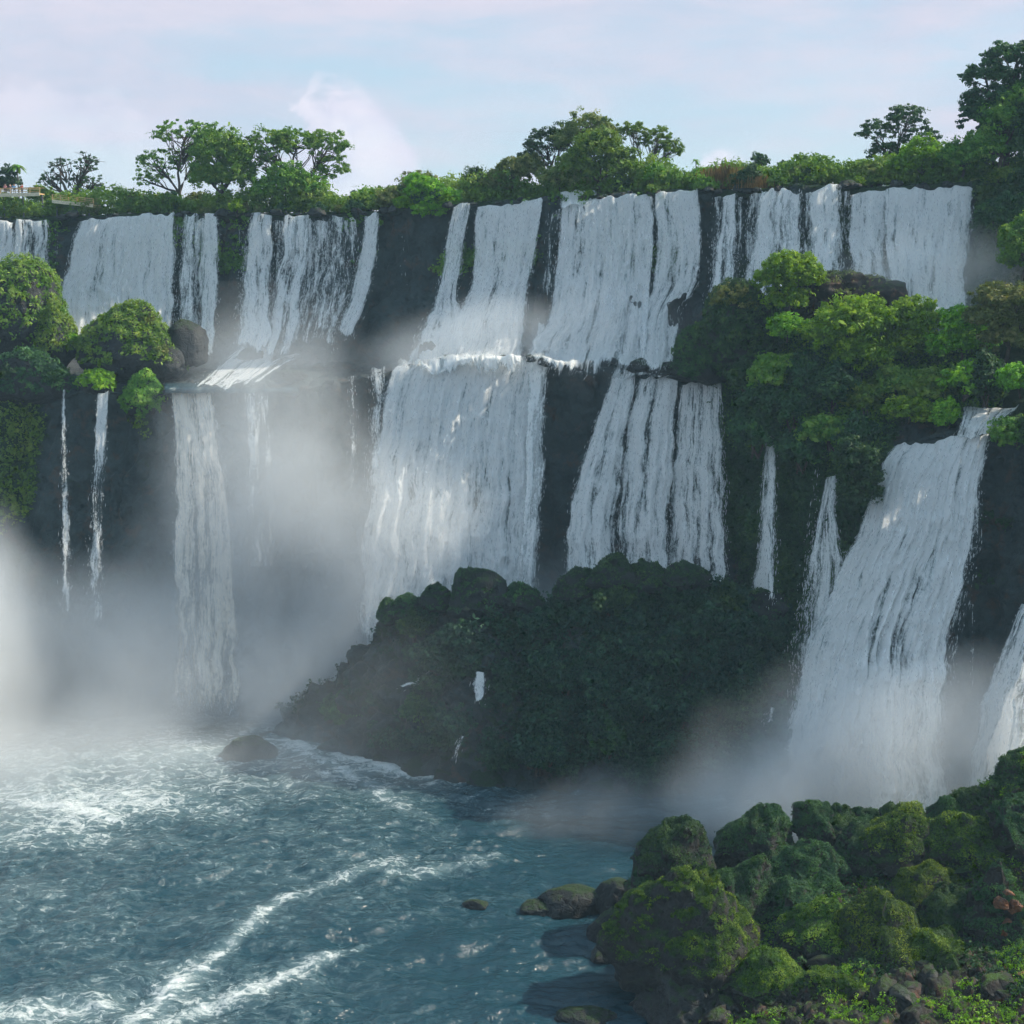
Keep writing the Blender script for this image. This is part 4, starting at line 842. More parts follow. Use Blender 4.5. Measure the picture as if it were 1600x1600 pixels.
def grass_plume(px, back, label, h=2.6, n=260):
    D = rimD(px)+back; z = ZR(px)-0.2; root = None
    base = rng.normal(size=(n, 2))*np.array([0.9, 0.5]); a = rng.uniform(0, 6.28, n); tilt = rng.random(n)*0.45; L = h*rng.uniform(0.5, 1.0, n)
    b = np.stack([base[:, 0], base[:, 1], 0*L], -1); tip = b+np.stack([np.cos(a)*tilt*L, np.sin(a)*tilt*L, L], -1); w = 0.05
    V = np.stack([b+[w, 0, 0], b-[w, 0, 0], tip-[.02, 0, 0], tip+[.06, 0, 0]], 1).reshape(-1, 3)
    o = mesh_np('grass_clump', V, np.arange(4*n).reshape(n, 4), M['dry'], False, {'tint': np.repeat(rng.random(n), 4)}); o.location = (float(PX(px, z, D)), float(D), float(z)); tag(o, label, 'grass clump')
grass_plume(1112, 2, 'tawny grass clump on the rim just right of the tiny lone palm', 3.0)
grass_plume(1138, 3, 'taller tawny reed clump above the slim recess fall', 3.6)
grass_plume(1160, 2.5, 'pinkish dry reeds left of the small dark sapling', 3.2)
grass_plume(1178, 0.4, 'orange-brown dry grass hanging at the rim below the dark sapling', 1.8)

# ------------------------------------------------------------------ boardwalk and visitors at the far left
M['wood'] = plain('pale_yellow_timber', (0.62, 0.42, 0.20)); M['rail'] = plain('cream_rail_panel', (0.78, 0.68, 0.50)); M['steel'] = plain('grey_post', (0.2, 0.2, 0.2))
def boardwalk(pxa, pya, pxb, pyb, D0, D1, label, n):
    A = P(pxa, pya, D0); B = P(pxb, pyb, D1); root = empty('boardwalk', A); tag(root, label, 'boardwalk')
    d = B-A; L = np.hypot(d[0], d[1]); rz = math.atan2(d[1], d[0]); c = d/2
    def slab(name, off_y, off_z, hy, hz, mat, ext=0.0):
        t = np.array([[-.5-ext/L], [.5+ext/L]])*d+c; ny = np.array([-math.sin(rz), math.cos(rz), 0])
        V = np.concatenate([t+ny*(off_y-hy)+[0, 0, off_z-hz], t+ny*(off_y+hy)+[0, 0, off_z-hz], t+ny*(off_y-hy)+[0, 0, off_z+hz], t+ny*(off_y+hy)+[0, 0, off_z+hz]])
        Q = np.array([[0, 1, 3, 2], [4, 6, 7, 5], [0, 4, 5, 1], [2, 3, 7, 6], [0, 2, 6, 4], [1, 5, 7, 3]])
        return mesh_np(name, V, Q, mat, False, parent=root)
    slab('deck', 1.1, 0, 1.1, 0.10, M['wood']); slab('fascia', -0.10, -0.05, 0.06, 0.28, M['rail'])
    for k, hz in enumerate((0.45, 0.75, 1.05)): slab('rail', -0.02, hz, 0.03, 0.05, M['wood'])
    slab('rail', 2.2, 1.05, 0.03, 0.05, M['wood'])
    ny = np.array([-math.sin(rz), math.cos(rz), 0])
    for i in range(n):
        p = d*(i/(n-1)); V, Q = boxes([(p+ny*0.04+np.array([0, 0, 0.62]), (0.05, 0.05, 0.50), rz)]); mesh_np('rail_post', V, Q, M['wood'], False, parent=root)
        if i % 2 == 0:
            V, Q = boxes([(p+ny*1.1+np.array([0, 0, -2.1]), (0.10, 0.10, 2.0), rz)]); mesh_np('leg', V, Q, M['steel'], False, parent=root)
    return root
boardwalk(-60, 306, 62, 303, 240, 239.5, 'raised timber boardwalk with visitors at the left edge of the rim', 9)
boardwalk(82, 314, 146, 321, 238.6, 236.6, 'pale sunlit boardwalk section sloping down under the gnarled tree', 6)
M['skin'] = plain('skin', (0.45, 0.28, 0.2)); M['hair'] = plain('dark_hair', (0.02, 0.015, 0.01)); M['jeans'] = plain('dark_trousers', (0.03, 0.04, 0.08))
def skin_mesh(name, verts, edges, rad, mat, parent, root_i=0, sub=1):
    me = bpy.data.meshes.new(name); me.from_pydata(verts, edges, []); o = bpy.data.objects.new(name, me); COL.objects.link(o)
    md = o.modifiers.new('s', 'SKIN'); ms = o.modifiers.new('d', 'SUBSURF'); ms.levels = sub; ms.render_levels = sub
    for i, r in enumerate(rad): me.skin_vertices[0].data[i].radius = (r, r*0.85)
    me.skin_vertices[0].data[root_i].use_root = True
    dg = bpy.context.evaluated_depsgraph_get(); m2 = bpy.data.meshes.new_from_object(o.evaluated_get(dg)); o.modifiers.clear(); o.data = m2
    m2.materials.clear(); m2.materials.append(mat); m2.name = name
    o.parent = parent; return o
def person(p, shirt, label, rz=0.0, arm=0.0):
    root = empty('person', p, rz); tag(root, label, 'person', None)
    v = [(0, 0, .95), (0, 0, 1.15), (0, 0, 1.38), (0, 0, 1.50), (0, -.01, 1.62), (0, 0, 1.70), (.11, 0, .88), (.12, 0, .48), (.12, 0, .08), (.12, -.14, .04), (-.11, 0, .88), (-.12, .03, .48), (-.12, .03, .08), (-.12, -.12, .04),
         (.19, 0, 1.40), (.25, -.02, 1.14), (.24, -.16-arm, .96+arm), (-.19, 0, 1.40), (-.26, -.02, 1.14), (-.22, -.18-arm, .96+arm)]
    e = [(0, 1), (1, 2), (2, 3), (3, 4), (4, 5), (0, 6), (6, 7), (7, 8), (8, 9), (0, 10), (10, 11), (11, 12), (12, 13), (2, 14), (14, 15), (15, 16), (2, 17), (17, 18), (18, 19)]
    r = [.14, .13, .14, .06, .10, .08, .09, .065, .045, .04, .09, .065, .045, .04, .06, .045, .035, .06, .045, .035]
    skin_mesh('body', v, e, r, M['skin'], root)
    skin_mesh('shirt', [v[0], v[1], v[2], v[14], v[15], v[17], v[18]], [(0, 1), (1, 2), (2, 3), (3, 4), (2, 5), (5, 6)], [.16, .155, .165, .08, .065, .08, .065], plain('shirt_cloth', shirt), root)
    skin_mesh('trousers', [v[0], v[6], v[7], v[8], v[10], v[11], v[12]], [(0, 1), (1, 2), (2, 3), (0, 4), (4, 5), (5, 6)], [.155, .105, .08, .06, .105, .08, .06], M['jeans'], root)
    skin_mesh('hair', [(0, .03, 1.62), (0, .03, 1.70), (0, .01, 1.75)], [(0, 1), (1, 2)], [.10, .11, .07], M['hair'], root)
def dpt(px, D): return P(px, 305, D)+np.array([0, 0, 0.12])
person(dpt(23, 240.6), (0.06, 0.30, 0.60), 'visitor in a bright blue top standing on the boardwalk', 0.3)
person(dpt(35, 240.4), (0.75, 0.12, 0.06), 'visitor in a red-orange top standing nearest the boardwalk end', -0.4, .1)
person(dpt(9, 240.7), (0.70, 0.30, 0.34), 'visitor in a pink top at the boardwalk rail near the left edge', 0.1)
person(dpt(17, 241.2), (0.05, 0.05, 0.09), 'visitor in dark clothes behind the one in blue', 0.8)

# ------------------------------------------------------------------ right bank: knoll, outcrop, trees
def bank_rock(px, py, D, r, seed, label, mat='boulder', sub=5, **kw):
    o = make_rock('boulder', P(px, py, D), r, seed, mat, sub, **kw); tag(o, label, 'boulder'); return o
oc = bank_rock(1325, 464, 187, (7.4, 4.0, 3.2), 3, 'brown rock outcrop with grassy top in front of the upper falls', 'shore', 6, rough=0.3, blocky=0.9, cush=0.8)
moss_on(oc, 'olive', 1500, 0.24, 0.45, 0.3, 'grass_tufts')
bank_rock(1385, 466, 185, (3.2, 2.6, 2.2), 4, 'reddish rounded block at the right end of the brown outcrop', 'shore', rough=0.3, blocky=0.9)
kn = bank_rock(1150, 525, 189, (5.4, 4.5, 6.6), 5, 'tall dark overgrown knoll beside the finely stranded fall'); moss_on(kn, 'dark', 9000, 0.30, -0.5, 0.5, 'foliage')
kn = bank_rock(1105, 560, 190, (4.0, 4.0, 4.6), 6, 'dark sloping rock shoulder left of the tall knoll'); moss_on(kn, 'dark', 5000, 0.30, -0.4, 0.4, 'foliage')
def bank_tree(px, py, D, name, label, lobes, leafmat, drop=0.0, **kw):
    r = make_plant(name, lobes, leafmat, **kw); p = P(px, py, D); p[2] -= drop; put(r, p, label, 'tree' if 'tree' in name else 'bush'); return r
bank_tree(1228, 500, 184, 'round_tree', 'bright yellow-green round tree standing out against the upper falls', [(0.6, 0, 6.2, 3.4, 2.8, 2.8), (-2.0, 0, 5.2, 2.2, 2, 2), (2.6, 0, 5.8, 2, 2, 2), (0, 0, 2.6, 2.6, 2.2, 2.2)], 'bright', n_clump=170, per=55, leaf=0.30, clump_r=0.75, trunk_h=2.4, trunk_r=0.16)
bank_tree(1146, 478, 188, 'dome_bush', 'olive domed bush capping the tall dark knoll', [(0, 0, 0.9, 3.0, 2.4, 1.7)], 'olive', n_clump=90, per=50, leaf=0.27, clump_r=0.65, trunk_h=.3, trunk_r=0.1)
bank_tree(1230, 528, 181, 'small_bush', 'small sunlit bush under the round yellow-green tree', [(0, 0, 1.4, 2.4, 2, 1.6)], 'bright', n_clump=70, per=46, leaf=0.28, clump_r=0.62, trunk_h=.5, trunk_r=0.1)
bank_tree(1325, 560, 178, 'broadleaf_tree', 'large bright green tree in the middle of the right bank', [(0, 0, 4.4, 4.2, 3.4, 3.0), (-3.2, 0, 3.2, 2.6, 2.4, 2.2), (2.6, 0, 5.0, 3.2, 2.6, 2.2), (1.2, -1, 0.6, 3.6, 2.4, 2.4)], 'bright', n_clump=260, per=55, leaf=0.34, clump_r=0.95, trunk_h=2, trunk_r=0.24)
bank_tree(1425, 545, 179, 'broadleaf_tree', 'mid green rounded tree right of the large bright tree', [(0, 0, 3.6, 3.4, 2.8, 2.8), (2.4, 0, 2.2, 2.6, 2.2, 2.0), (-1, 0, 1, 3.0, 2.4, 2)], 'bright', n_clump=170, per=52, leaf=0.32, clump_r=0.85, trunk_h=1.8, trunk_r=0.2)
bank_tree(1500, 570, 176, 'broadleaf_tree', 'light green layered tree left of the umbrella tree', [(0, 0, 5.4, 3.0, 2.6, 1.6), (1.4, 0, 3.0, 3.0, 2.4, 1.6), (-1.8, 0, 2.6, 2.4, 2.2, 1.8)], 'bright', n_clump=140, per=50, leaf=0.32, clump_r=0.8, trunk_h=2, trunk_r=0.18)
bank_tree(1572, 575, 172, 'umbrella_tree', 'broad umbrella-shaped dull green tree at the right edge of the bank', [(0, 0, 8.6, 4.4, 3.4, 1.6), (-2.4, 0, 6.2, 3.0, 2.6, 1.5), (2.8, 0, 6.4, 3.4, 2.8, 1.8), (0, 0, 3.8, 3.2, 2.4, 1.6)], 'olive', n_clump=240, per=52, leaf=0.31, clump_r=0.85, trunk_h=2.6, trunk_r=0.26, flat=0.6)
bank_tree(1596, 392, 178, 'broadleaf_tree', 'green tree jutting in from the right edge above the umbrella tree', [(0, 0, 1.2, 3.0, 2.6, 2.4), (1.6, 0, 3, 2.6, 2.4, 1.8)], 'green', n_clump=100, per=50, leaf=0.31, clump_r=0.8, trunk_h=1, trunk_r=0.18)
bank_tree(1595, 615, 163, 'small_bush', 'light green bush beside the upstream cascade at the right edge', [(0, 0, 1.6, 2.6, 2, 1.8)], 'bright', n_clump=80, per=48, leaf=0.28, clump_r=0.65, trunk_h=.5, trunk_r=0.1)
bank_tree(1420, 655, 168, 'small_bush', 'yellowish leafy bush above the lip of the giant waterfall', [(0, 0, 1.0, 3.4, 2, 1.5), (2.6, -.3, .6, 2.0, 1.6, 1.3)], 'bright', n_clump=110, per=48, leaf=0.27, clump_r=0.62, trunk_h=.4, trunk_r=0.1)
bank_tree(1476, 672, 166.5, 'grassy_bush', 'pale yellow-green grassy tuft just left of the upstream cascade', [(0, 0, 1.8, 1.4, 1.2, 2.2)], 'bright', n_clump=50, per=46, leaf=0.26, clump_r=0.55, trunk_h=.5, trunk_r=0.08)
bank_tree(1590, 690, 160.5, 'small_bush', 'dark green bush hanging beside the lip at the right edge', [(0, 0, 1.0, 3.2, 2, 1.8)], 'green', n_clump=90, per=48, leaf=0.28, clump_r=0.65, trunk_h=.4, trunk_r=0.1)
bank_tree(1345, 760, 163.5, 'hanging_bush', 'rounded dark bush hanging on the wall left of the giant waterfall', [(0, 0, 0, 2.6, 1.6, 3.4), (-.6, 0, 3.5, 2.6, 1.8, 2.2)], 'dark', n_clump=150, per=50, leaf=0.28, clump_r=0.65, trunk_h=.4, trunk_r=0.1)
DK = [(1165, 600, 183), (1210, 590, 181), (1255, 600, 179), (1300, 625, 176), (1350, 625, 174), (1400, 600, 175), (1190, 640, 179), (1240, 650, 177), (1295, 680, 172.5), (1340, 690, 170), (1180, 690, 178), (1250, 715, 174), (1460, 610, 171), (1510, 600, 168), (1540, 610, 167)]
for q, (px, py, D) in enumerate(DK):
    k = [2, 0, 2, 2, 0, 5, 2, 2, 0, 2, 2, 2, 0, 3, 2][q]
    lb = ['dark bush at the top left of the shaded bank slope', 'green bush left of the small sunlit one', 'dark bush just under the small sunlit bush', 'dark bush below the large bright tree', 'green bush right below the large bright tree', 'wide low bush under the mid green rounded tree', 'dark bush above the slender fall', 'dark bush right above the slender fall', 'green bush above the frayed side fall', 'dark bush left of the yellowish leafy bush',
          'dark bush beside the top of the slender fall', 'dark bush on the wall above the faint trickle', 'green bush above the yellowish leafy bush', 'bright bush under the light green layered tree', 'dark bush behind the upstream cascade'][q]
    bush_copy(k, P(px, py, D)-np.array([0, 0, 1.2]), lb, 'bushes on the right bank', rng.uniform(1.1, 1.7))

# ------------------------------------------------------------------ left bank: domed bushes on dark rock
def dome(px, py, D, r, seed, label, mossmat='green', n=7000, size=0.27, thr=0.0, lift=0.55):
    o = bank_rock(px, py, D, r, seed, label, 'boulder', 5, rough=0.18, blocky=0.2); moss_on(o, mossmat, n, size, thr, lift, 'foliage', seed=seed); return o
dome(28, 500, 216, (7.4, 5.5, 8.4), 12, 'huge rock cap overgrown with sunlit bushes at the left edge', n=11000, thr=-0.1, lift=0.9)
dome(85, 535, 213, (3.2, 3, 5.2), 13, 'leafy rock shoulder below the huge overgrown rock cap', n=4500, thr=-.1)
dome(205, 555, 212, (7.6, 5.0, 6.2), 14, 'rounded overgrown rock like a helmet in front of the broad left curtain', n=10000, thr=0.05, lift=0.7)
bank_rock(290, 545, 213, (3.4, 3, 4.0), 15, 'bare dark boulder right of the helmet-like overgrown rock')
bank_rock(262, 570, 210, (2.6, 2.4, 2.6), 16, 'smaller bare boulder at the foot of the helmet-like rock')
dome(45, 600, 207, (7.0, 3.0, 4.0), 17, 'dark green overgrown ledge under the huge rock cap', 'dark', 6000)
dome(150, 600, 206, (2.2, 1.8, 2.0), 18, 'small bright green tuft rock at the lip between the two thin left falls', 'bright', 2500)
dome(222, 622, 205.5, (3.0, 1.8, 3.4), 19, 'green hanging hummock left of the cream tinted fall', 'green', 4500, thr=-.5)
for px, py, D, k, sc, lb in [(15, 428, 216, 0, 1.0, 'green bush topping the huge rock cap at the left edge'), (60, 440, 215, 3, .8, 'brighter bush on the upper right of the huge rock cap'), (85, 490, 213, 0, .8, 'bush on the right shoulder of the huge rock cap'), (105, 530, 212, 3, .7, 'bright bush at the lower right of the huge rock cap'), (20, 480, 213, 0, .8, 'bush on the front of the huge rock cap'),
                     (180, 505, 211, 0, .8, 'bush on the left crown of the helmet-like rock'), (230, 505, 210, 4, .7, 'bush on the right crown of the helmet-like rock'), (250, 545, 209, 1, .7, 'olive bush hanging on the right of the helmet-like rock'), (140, 530, 211, 0, .6, 'bush on the left flank of the helmet-like rock'), (85, 590, 206, 2, .9, 'dark bush on the ledge between the rock cap and the thin falls'), (20, 590, 206, 2, 1.0, 'dark bush on the ledge at the left edge')]:
    bush_copy(k, P(px, py, D)-np.array([0, 0, 1.0]), lb, 'bushes on the left bank rocks', sc)
for q, (px, py, r, lb) in enumerate([(392, 556, 1.5, 'wet black rock at the head of the left shelf cascade'), (450, 590, 1.6, 'wet rock fading into mist at the edge of the left shelf')]):
    bank_rock(px, py, faceD(px, py)-1.2, (r*1.5, r, r*0.7), 30+q, lb, 'boulder', 4)
for q, (px, py, rx, rz_, lb) in enumerate([(803, 547, 2.2, 1.3, 'smooth rounded boulder midway along the shelf rapids'), (745, 556, 1.7, 1.1, 'low boulder awash in the shelf rapids, left of the smooth rounded one'), (700, 563, 1.5, 0.7, 'dark flat rock breaking the lip of the widest lower fall'),
                                  (880, 556, 3.2, 1.2, 'dark ledge rock at the top corner of the bare dark wall'), (925, 546, 2.2, 1.6, 'pointed dark rock on the ledge under the widest upper curtain'), (960, 560, 2.6, 1.2, 'broad rock above the three neighbouring falls'),
                                  (1000, 572, 2.2, 1.1, 'rock splitting the overflow above the middle neighbouring fall'), (1040, 578, 2.4, 1.2, 'rock on the ledge above the right neighbouring fall'), (1075, 585, 2.2, 1.3, 'shaded rock at the foot of the tall knoll'), (990, 500, 1.6, 3.0, 'steep dark rock tooth showing through the widest upper curtain'), (1060, 510, 2.4, 4.2, 'tall black rock standing in the finely stranded fall'),
                                  (846, 500, 1.5, 4.0, 'black rock pillar at the foot of the dark vertical rib'), (672, 553, 2.0, 1.5, 'dark boulder left of the shelf rapids')]):
    bank_rock(px, py, faceD(px, py)-(1.6 if py > 530 else 1.0), (rx, 1.6, rz_), 50+q, lb, 'boulder', 5, rough=0.28, blocky=0.9)

BZ = [(118, 'by the left edge curtain'), (275, 'on top of the broad left curtain'), (350, 'beside the double-stranded fall'), (440, 'by the tall white strand'), (500, 'over the ledge cascade'), (570, 'over the faint veil'), (640, 'over the slanted ribbon'), (742, 'by the narrow steep fall'), (852, 'over the dense central curtain'),
      (874, 'on the dark vertical rib'), (1021, 'over the widest upper curtain'), (1100, 'over the finely stranded fall'), (1160, 'beside the recess fall'), (1262, 'over the pale veil behind the round tree'), (1326, 'over the fall behind the brown outcrop'), (1392, 'over the streaked right fall'), (1700, 'over the great right-hand curtain')]
def bz(px): return [b for a, b in BZ if px < a][0]
for q in range(46):
    px = [100, 112, 280, 290, 346, 360, 388, 432, 438, 494, 500, 556, 566, 600, 612, 700, 740, 852, 862, 870, 938, 960, 1022, 1096, 1108, 1122, 1156, 1170, 1182, 1260, 1320, 1324, 1340, 1400, 1440, 1526, 180, 230, 410, 465, 780, 815, 985, 1060, 1215, 1480][q]
    D = rimD(px)+rng.uniform(-0.6, 0.8); z = P(px, rimY(px), rimD(px))[2]+rng.uniform(-0.3, 0.3); s = rng.uniform(0.4, 1.05)*(0.6 if q > 35 else 1)
    o = make_rock('boulder', (PX(px, z, D), D, z), (s*1.3, s, s*0.75), 400+q, 'boulder', 3, 0.25, 0.6); tag(o, ('small' if s < .6 else 'larger')+' dark rock on the brink '+bz(px), 'boulder', 'rocks on the brink '+bz(px))
for q, (px, py, rx, rz_) in enumerate([(632, 562, 1.0, .7), (660, 558, .8, .5), (688, 566, 1.2, .8), (722, 562, 1.0, .6), (768, 566, 1.4, .8), (786, 560, .9, .6), (828, 562, 1.3, .8), (852, 566, 1.2, 1.0), (900, 560, 1.6, 1.2), (944, 566, 1.4, 1.0), (980, 562, 1.2, 1.0), (1022, 566, 1.4, 1.2), (1050, 572, 1.5, 1.2)]):
    bank_rock(px, py, faceD(px, py)-1.3, (rx*0.85, 0.8, rz_*0.75), 470+q, ['small black rock at the left corner of the widest lower fall', 'black stone in the foam near the left corner of that lip', 'wet stone splitting the lip left of centre', 'tiny wet stone between the lip splitters', 'wet rock on the lip below the smooth rounded boulder', 'stone touching the smooth rounded boulder', 'wet rock on the lip right of the smooth rounded boulder', 'rock at the right corner of the widest lower fall', 'block on the corner of the bare dark wall', 'block beneath the pointed dark rock', 'stone left of the overflow', 'stone in the middle of the overflow', 'stone at the right of the overflow'][q], 'boulder', 4, rough=0.28, blocky=0.9)
# ------------------------------------------------------------------ rocks on the headland crest and in the pool
for q, (px, py, D, r, lb) in enumerate([(745, 935, 181, (4.0, 3, 3.4), 'largest pyramid-shaped boulder on the crest of the headland'), (815, 938, 180, (2.4, 2, 2.2), 'pointed boulder right of the pyramid-shaped one on the headland crest'), (682, 938, 182, (2.2, 2, 2.0), 'small knob left of the pyramid-shaped boulder'),
                                   (905, 915, 180, (3.0, 2.4, 2.4), 'sloping boulder on the crest below the leaning outward fall'), (960, 902, 179, (3.2, 2.6, 2.8), 'rounded boulder at the highest part of the headland crest'), (1010, 905, 178, (2.6, 2, 2.0), 'blocky boulder right of the rounded one on the crest'),
                                   (1070, 902, 176, (3.0, 2.4, 1.8), 'low wide boulder on the crest under the right neighbouring fall'), (1205, 945, 168, (2.4, 2, 2.2), 'dark boulder at the foot of the slender fall'), (640, 950, 182, (2.4, 2, 1.8), 'misty low boulder on the left slope of the crest'), (610, 960, 182, (1.6, 1.6, 1.8), 'small upright misty rock high on the left slope')]):
    o = make_rock('boulder', P(px, py, float(np.interp(px, *zip(*CRD)))-0.6), r, 80+q, 'headrock', 5, 0.24, 0.7, cush=0.4); tag(o, lb, 'boulder'); moss_on(o, 'darkmoss', 900, 0.2, 0.3, 0.12, seed=q)
def ground(px, py):
    b = (800-py)/F; yc = cT+b*sT; zc = -sT+b*cT; D = -CAMZ/(zc/yc); return float((px-800)/F*D/yc), float(D)
def pool_rock(px, py, r, seed, lb, dz=0.0, sub=5, mat='boulder'):
    x, y = ground(px, py); o = make_rock('boulder', (x, y, dz), r, seed, mat, sub, 0.2, 0.35); tag(o, lb, 'boulder'); return o
pool_rock(390, 1182, (4.0, 2.4, 2.5), 101, 'lone dark rock standing in the misty pool left of the headland')
pool_rock(745, 1414, (1.3, 0.8, 0.5), 102, 'tiny dark rock awash in open water', sub=4)
pool_rock(915, 1592, (2.4, 1.3, 0.9), 103, 'flat dark rock awash at the bottom of the picture')
pool_rock(885, 1415, (4.0, 2.0, 1.9), 104, 'long low dark rock reaching out into the water from the near bank')
pool_rock(842, 1420, (2.0, 1.2, 0.8), 105, 'outermost low tip of the dark rock spit')
pool_rock(965, 1415, (2.1, 1.8, 2.6), 106, 'square dark block between the rock spit and the mossy boulders', 0.3)
pool_rock(955, 1468, (2.4, 1.8, 2.4), 107, 'dark waterside block below the square one')
pool_rock(945, 1492, (1.6, 1.3, 0.9), 108, 'low wet slab at the water edge of the near bank', sub=4)
pool_rock(1010, 1420, (2.6, 2.0, 4.2), 109, 'dark upright block at the foot of the round mossy boulder')

hs = [(HV[i, j], HPX[i, j], HPY[i, j]) for i, j in zip(rng.integers(20, 235, 600), rng.integers(60, HV.shape[1]-40, 600))]
cnt = 0
for p, qx, qy in hs:
    if p[2] < 2.0 or qx > 1235 or cnt > 120 or (qx < 640 and rng.random() < 0.6): continue
    cnt += 1; k = 6 if rng.random() < 0.9 else 2; big_ = rng.uniform(0.4, 1.4)
    cb = [(560, 'the left tip of the headland'), (625, 'the upright misty rock'), (665, 'the misty low boulder'), (712, 'the small knob'), (780, 'the pyramid-shaped boulder'), (860, 'the pointed boulder'), (932, 'the sloping crest boulder'), (985, 'the rounded crest boulder'), (1040, 'the blocky crest boulder'), (1140, 'the low wide crest boulder'), (9999, 'the slender fall')]
    where = ('just under ' if p[2] > 12 else 'by the waterline below ' if p[2] < 6 else 'halfway down below ')+[b for a, b in cb if qx < a][0]
    bush_copy(k, p-np.array([0, 0, .9]), ('large ' if big_ > .85 else 'small ')+('dark' if k == 6 else 'mid green')+' headland shrub '+where, 'shrubs '+where, big_)

def hillD(px, py):
    sil = np.interp(px, *zip(*SIL)); wl = np.interp(px, *zip(*WLN)); cD = np.interp(px, *zip(*CRD)); b = (800-wl)/F; wD = CAMZ/-((-sT+b*cT)/(cT+b*sT))
    return cD+(wD-cD)*np.clip((py-sil)/(wl-sil), 0, 1)**0.85
for q, (px, py, r, lb) in enumerate([(470, 1160, 1.0, 'at its left tip'), (520, 1174, 1.4, 'right of the left tip'), (600, 1196, 1.2, 'below the high glinting cascade'), (655, 1210, 1.7, 'left of the short trickle'), (700, 1224, 1.2, 'straight below the short trickle'), (765, 1230, 1.9, 'below the brightest small cascade'), (815, 1232, 1.1, 'in line with the pointed boulder'),
                                    (880, 1234, 1.6, 'left of the middle'), (945, 1238, 1.3, 'in the middle of the right half'), (1010, 1242, 1.9, 'below the blocky crest boulder'), (1075, 1243, 1.4, 'below the low wide crest boulder'), (1150, 1243, 1.8, 'nearest the giant waterfall')]):
    x, y = ground(px, py); o = make_rock('boulder', (x, y+1.0, 0.1), (r*1.5, r, r*0.9), 520+q, 'headrock', 5, 0.3, 0.9, cush=0.3); tag(o, 'wet rock at the foot of the headland, '+lb, 'boulder')
for lb, Lq, Rq in [('small white cascade glinting high on the left slope of the headland', [(668, 1044), (646, 1062), (618, 1074)], [(678, 1046), (662, 1066), (640, 1080)]),
                   ('brightest small cascade in a cleft in the middle of the headland', [(742, 1052), (736, 1076), (744, 1100)], [(760, 1054), (764, 1078), (756, 1098)]),
                   ('short white trickle low on the front of the headland', [(718, 1148), (708, 1166), (706, 1184)], [(726, 1150), (722, 1168), (714, 1184)]),
                   ('little splash of water at the right end of the headland by the giant waterfall', [(1200, 1104), (1194, 1118), (1188, 1130)], [(1210, 1106), (1210, 1120), (1206, 1130)])]:
    dd = float(hillD(np.mean([a[0] for a in Lq]), np.mean([a[1] for a in Lq])))
    fall(lb, Lq, Rq, 0.72, (0.2, 0.4), spray=1.0, D=lambda v, dd=dd: dd-1.6-1.5*v, bulge=0.2, amp=0.4)

# ------------------------------------------------------------------ near bank, lower right
XW = [(40, 14), (90, 12.5), (100, 12), (109, 12.5), (120, 11.5), (128, 11.5), (133, 16), (138, 26), (143, 42), (150, 70)]
def shore_z(x, y):
    xw = np.interp(y, *zip(*XW)); d = x-xw
    z = np.where(d > 0, 10.5*(1-np.exp(-np.clip(d, 0, 999)/19)), d*0.7)
    z = z+9*np.exp(-((x-55)/11)**2-((y-127)/9)**2)+np.clip((x-45)*0.16, 0, 12)
    z = z*(1-sstep(y, 128, 142)*0.7)-4*sstep(y, 134, 146)
    return z+np.clip(d/3+0.5, 0, 1)*(-0.02*np.clip(112-y, 0, 60))
def build_shore():
    xs = np.concatenate([np.linspace(6, 62, 430), np.linspace(62, 120, 60)[1:]]); ys = np.concatenate([np.linspace(60, 88, 40), np.linspace(88, 146, 420)[1:]])
    X, Y = np.meshgrid(xs, ys); Z = shore_z(X, Y); V = np.stack([X, Y, Z], -1)
    F1, F2, cid = cells(V*0.36, 3); G1, G2, gid = cells(V*np.array([1.0, 1.0, 0.8]), 4); E1, E2, eid = cells(V*np.array([2.4, 2.4, 1.5]), 8)
    k = sstep(Z, -2, 1.5)
    Z2 = Z+k*((0.55-F1)*1.7*(0.3+cid)+(gid-0.5)*0.9*sstep(G2-G1, 0, 0.15)+(eid-0.5)*0.42*sstep(E2-E1, 0, 0.2)+fbm(V*0.7, 5, 4)*0.5)
    V[..., 2] = Z2
    o = mesh_np('shore', V.reshape(-1, 3), grid_quads(len(ys), len(xs)), M['shore'], True)
    tag(o, 'broken dark and reddish basalt bank in the lower right corner', 'shore', kind='structure')
    gx = np.gradient(V, axis=1); gy = np.gradient(V, axis=0); nr = np.cross(gx, gy); nr /= np.linalg.norm(nr, axis=-1, keepdims=True)
    return V, nr
SV, SN = build_shore()
SPX, SPY = proj(SV)
def hit(px, py):
    """ray from the camera onto the bank"""
    for D in np.arange(160, 70, -0.5)[::-1]:
        p = P(px, py, D)
        if shore_z(p[0], p[1]) > p[2]: return p
    return P(px, py, 120)
